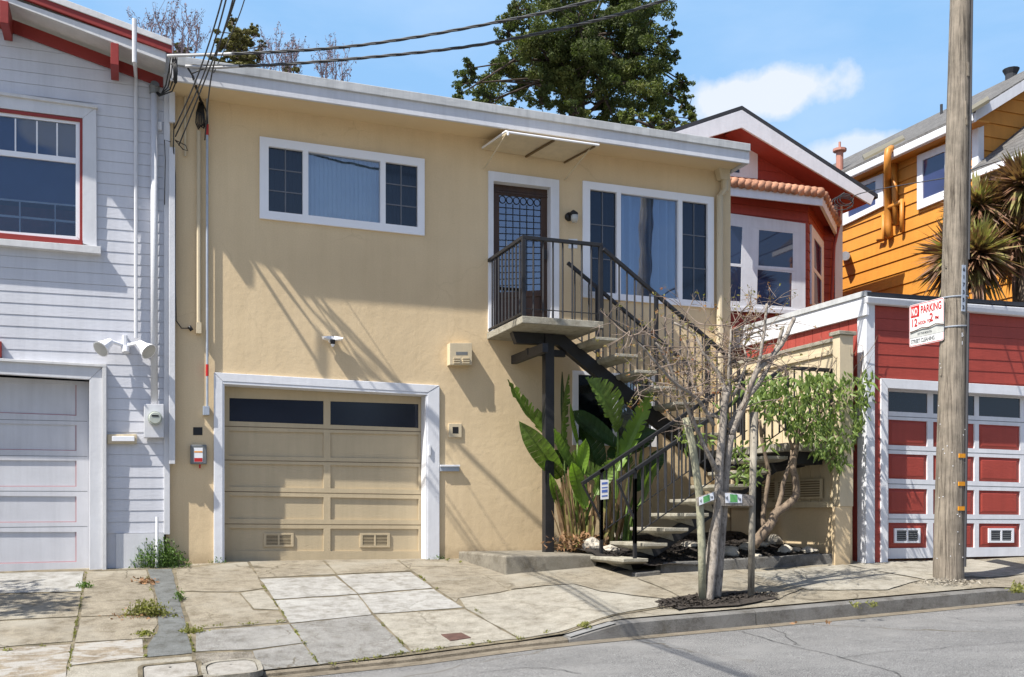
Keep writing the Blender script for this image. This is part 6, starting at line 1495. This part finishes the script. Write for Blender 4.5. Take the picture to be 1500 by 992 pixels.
cordy(1403, 375, .6, .80, 520, 'spiky bronze plant directly behind the utility pole, nearest the orange wall', 0, .2); cordy(1432, 305, .8, .72, 420, 'bronze spiky plant just right of the pole, upper left of the group', 1, .1); cordy(1432, 375, .3, .74, 420, 'green and bronze drooping spiky plant low behind the garage roof', 2, .0)
cordy(1500, 272, .3, .72, 440, 'tallest reddish spiky plant at the right edge', 3, 0); cordy(1488, 350, .5, .74, 440, 'reddish spiky plant below the tallest one at the right edge', 4, .1); cordy(1530, 340, .3, .74, 300, 'spiky plant partly cut off by the right edge', 5, .1)

# ------------------------------------------------------------------ trees behind
def crown(name, label, Y, trunkpx, clumps, size, dens, m, tw_=.25, depth=1.6, asp=.45, seed=0, lbs=True, cat='tree', sub=10):
    tb_ = at(trunkpx[0], trunkpx[1], Y); t = thing(name, Vector((tb_.x, Y, 0)), label, cat); rnd = random.Random(seed); s = (tb_-CAM).dot(fw)/F
    tr_ = MB(); topc = min(clumps, key=lambda c: c[1]); tp = at(topc[0], topc[1], Y); tr_.tube([Vector((tb_.x, Y, 0)), tb_, tb_.lerp(tp, .5), tp], [tw_*1.3, tw_, tw_*.7, tw_*.25], 9)
    lf_ = MB()
    for k, c in enumerate(clumps):
        cx_, cy_, r = c[:3]; dY = rnd.uniform(-depth, depth); p = at(cx_, cy_, Y+dY); R_ = r*s
        a = tb_.lerp(tp, rnd.uniform(0, .6)); tr_.tube([a, a.lerp(p, .5)+Vector((0, 0, .2)), p], [tw_*.24, tw_*.14, .02], 6)
        for j in range(max(16, int(sub*(r/30)**1.3))):
            v = Vector((rnd.gauss(0, .5), rnd.gauss(0, .5), rnd.gauss(0, .5))); q = p+v*R_*.85; rr = R_*rnd.uniform(.16, .38)
            leaves(lf_, q, rr, rr, rr*.65, int(dens*rr*rr*60*6.5)+14, size, seed=rnd.random(), aspect=asp, shell=.25)
            tr_.tube([p, q], [.02, .008], 4, cap=False)
    tr_.build('trunk', BARKD, t, smooth=True); lf_.build('crown', m, t); return t
crown('cypress_tree', 'large dark green conifer rising behind the beige roof in the middle', 17, (843, 190), [(770, 60, 45), (850, 40, 55), (925, 60, 48), (830, 105, 55), (940, 120, 45), (712, 118, 28), (688, 122, 20), (672, 140, 12), (765, 125, 40), (885, 130, 42), (960, 95, 28), (985, 52, 14), (1000, 120, 14), (900, 5, 60), (810, -10, 55), (758, 15, 30), (745, 48, 22), (690, 100, 12), (715, 148, 26), (945, 20, 38), (885, 160, 34), (930, 158, 32), (960, 150, 26), (860, -60, 60), (920, -60, 45), (790, 150, 22), (740, 90, 24), (990, 85, 12), (790, 85, 45), (900, 95, 45), (960, 60, 30), (820, 160, 22), (850, 172, 24), (700, 160, 20), (745, 160, 22), (900, 175, 26), (1000, 150, 12), (800, 60, 40), (870, 90, 46), (985, 138, 20), (1008, 160, 12), (975, 168, 22), (1002, 128, 11)], .105, 6.5, LEAFC, .28, 2.0, .5, 1, sub=13)
crown('shrub_tree', 'pale olive shrub peeking over the eave right of the conifer', 13, (990, 200), [(985, 180, 16), (1012, 174, 12), (955, 178, 18), (1030, 186, 9), (920, 172, 16)], .12, 9, mat('olive_green_leaf', (.12, .14, .035), .7, .4, 2, transl=.3), .08, .6, .5, 2)
crown('pine_tree', 'small dark olive pine behind the roof at the upper left', 16, (345, 110), [(345, 50, 17), (362, 62, 15), (330, 68, 14), (355, 88, 20), (335, 95, 18), (372, 45, 9), (378, 82, 10), (340, 32, 7), (320, 92, 12), (382, 68, 6), (352, 70, 18), (345, 105, 18), (365, 95, 14)], .09, 30, LEAFD, .08, .8, .45, 3, sub=50)
crown('pine_tree', 'low olive conifer top just above the lavender roof end', 15, (266, 85), [(262, 70, 10), (272, 76, 8), (256, 80, 7)], .09, 30, LEAFD, .05, .4, .45, 4, sub=30)
crown('shrub_tree', 'tiny olive tuft above the beige eave between bare trees', 15, (425, 105), [(420, 100, 5), (434, 102, 4)], .09, 10, LEAFD, .03, .3, .5, 5)
def bare(px0, px1, ytop, ybase, Y, n, label, seed):
    c = at((px0+px1)/2, ybase, Y); t = thing('bare_tree', Vector((c.x, Y, 0)), label, 'tree', 'bare trees behind the roofs'); mb = MB(); rnd = random.Random(seed); tips_ = []
    MB().tube([Vector((c.x, Y, 0)), c+Vector((0, 0, -1))], [.18, .10], 8).build('trunk', BARKD, t)
    for k in range(n):
        px = px0+(px1-px0)*(k+rnd.random()*.6)/n; a = c+Vector((0, 0, -1)); b = at(px, rnd.uniform(ytop, ytop+(ybase-ytop)*.5), Y+rnd.uniform(-.8, .8)); m_ = Vector((b.x*.75+a.x*.25, Y, a.z+.6)); pts = [a, m_, m_.lerp(b, .5)+Vector((rnd.uniform(-.1, .1), 0, 0)), b]
        mb.tube(pts, [.04, .028, .02, .006], 5)
        for j in range(9):
            q = m_.lerp(b, rnd.uniform(.1, .95)); twigs(mb, tips_, q, Vector((rnd.gauss(0, .35), rnd.gauss(0, .3), 1)), rnd.uniform(.3, .7), .010, 1, rnd, .3, .6)
    mb.build('branches', PLUM, t); lf_ = MB()
    for p, d in tips_: leaves(lf_, p-d*.1, .05, .05, .12, 5, .07, seed=rnd.random(), aspect=.35)
    lf_.build('buds', PLUM, t)
bare(208, 298, 26, 78, 14, 8, 'mauve bare tree directly above the lavender house roof', 1); bare(395, 440, 66, 104, 15, 5, 'mauve bare tree just right of the small pine', 2); bare(468, 505, 75, 115, 15, 4, 'smallest mauve bare treetop, rightmost above the eave', 3); bare(385, 400, 95, 100, 16, 1, 'single bare twig top beside the small pine', 4)

# ------------------------------------------------------------------ out of frame: shade tree at the left kerb, houses across the street
tb2 = Vector((-5.4, -4.0, ground(-5.4, -4.0))); stt = thing('shade_tree', tb2, 'leafy kerb tree left of the picture whose shade falls on the lavender driveway', 'tree')
mb = MB(); limb(mb, [tb2, tb2+Vector((.1, 0, 1.4)), tb2+Vector((.3, .3, 2.8)), tb2+Vector((.6, .6, 4.4))], .13, .05, 9, .01, 1)
lf_ = MB(); rnd = random.Random(9)
for k in range(46):
    q = Vector((rnd.uniform(-6.0, -3.35), rnd.uniform(-3.1, -1.6), rnd.uniform(2.9, 4.6)))
    mb.tube([tb2+Vector((.3, .3, 2.6)), (tb2+Vector((.3, .3, 2.8))).lerp(q, .6), q], [.04, .025, .01], 5); leaves(lf_, q, .28, .28, .22, 55, .11, seed=k, aspect=.5)
mb.build('trunk', BARKB, stt, smooth=True); lf_.build('crown', LEAFB, stt)

# objects across the street, seen only as reflections in the windows
op = thing('house_across_street', (6, -30, -1), 'pale two storey house standing across the street behind the viewer', 'house')
MB().box(0, 9, -36, -30, -1.5, 5).build('wall', LAVT, op); MB().prism([(-.4, -29.6, 5.01), (9.4, -29.6, 5.01), (4.5, -29.6, 7.6)], (0, -6.6, 0)).build('roof', DKROOF, op)
wm = MB()
for x in (1, 3.6, 6.4): wm.box(x, x+1.4, -29.99, -29.95, 2.4, 4)
wm.build('window', DKGLASS, op)
op2 = thing('house_across_street', (17, -30, -1), 'tan house across the street to the right, behind the viewer', 'house')
MB().box(13, 22, -36, -30, -1, 6).build('wall', CREAM, op2); MB().prism([(12.6, -29.6, 6.01), (22.4, -29.6, 6.01), (17.5, -29.6, 8.8)], (0, -6.6, 0)).build('roof', DKROOF, op2)

for i_, (tx, ty, lab) in enumerate(((-3, -27, 'round street tree across the road at the left, behind the viewer'), (10.8, -26, 'dark street tree across the road between two houses, behind the viewer'), (25, -27, 'tall street tree across the road at the far right, behind the viewer'))):
    tb3 = Vector((tx, ty, ground(tx, ty))); ot = thing('street_tree_across', tb3, lab, 'tree'); mb = MB(); mb.tube([tb3, tb3+Vector((.1, 0, 2.5)), tb3+Vector((0, 0, 5))], [.2, .15, .08], 8).build('trunk', BARKD, ot); rnd = random.Random(400+i_); lf_ = MB()
    for k in range(60): leaves(lf_, tb3+Vector((rnd.gauss(0, 1.2), rnd.gauss(0, 1), 4.6+rnd.gauss(0, 1.1))), .6, .6, .45, 40, .28, seed=k, aspect=.6)
    lf_.build('crown', LEAFC, ot)
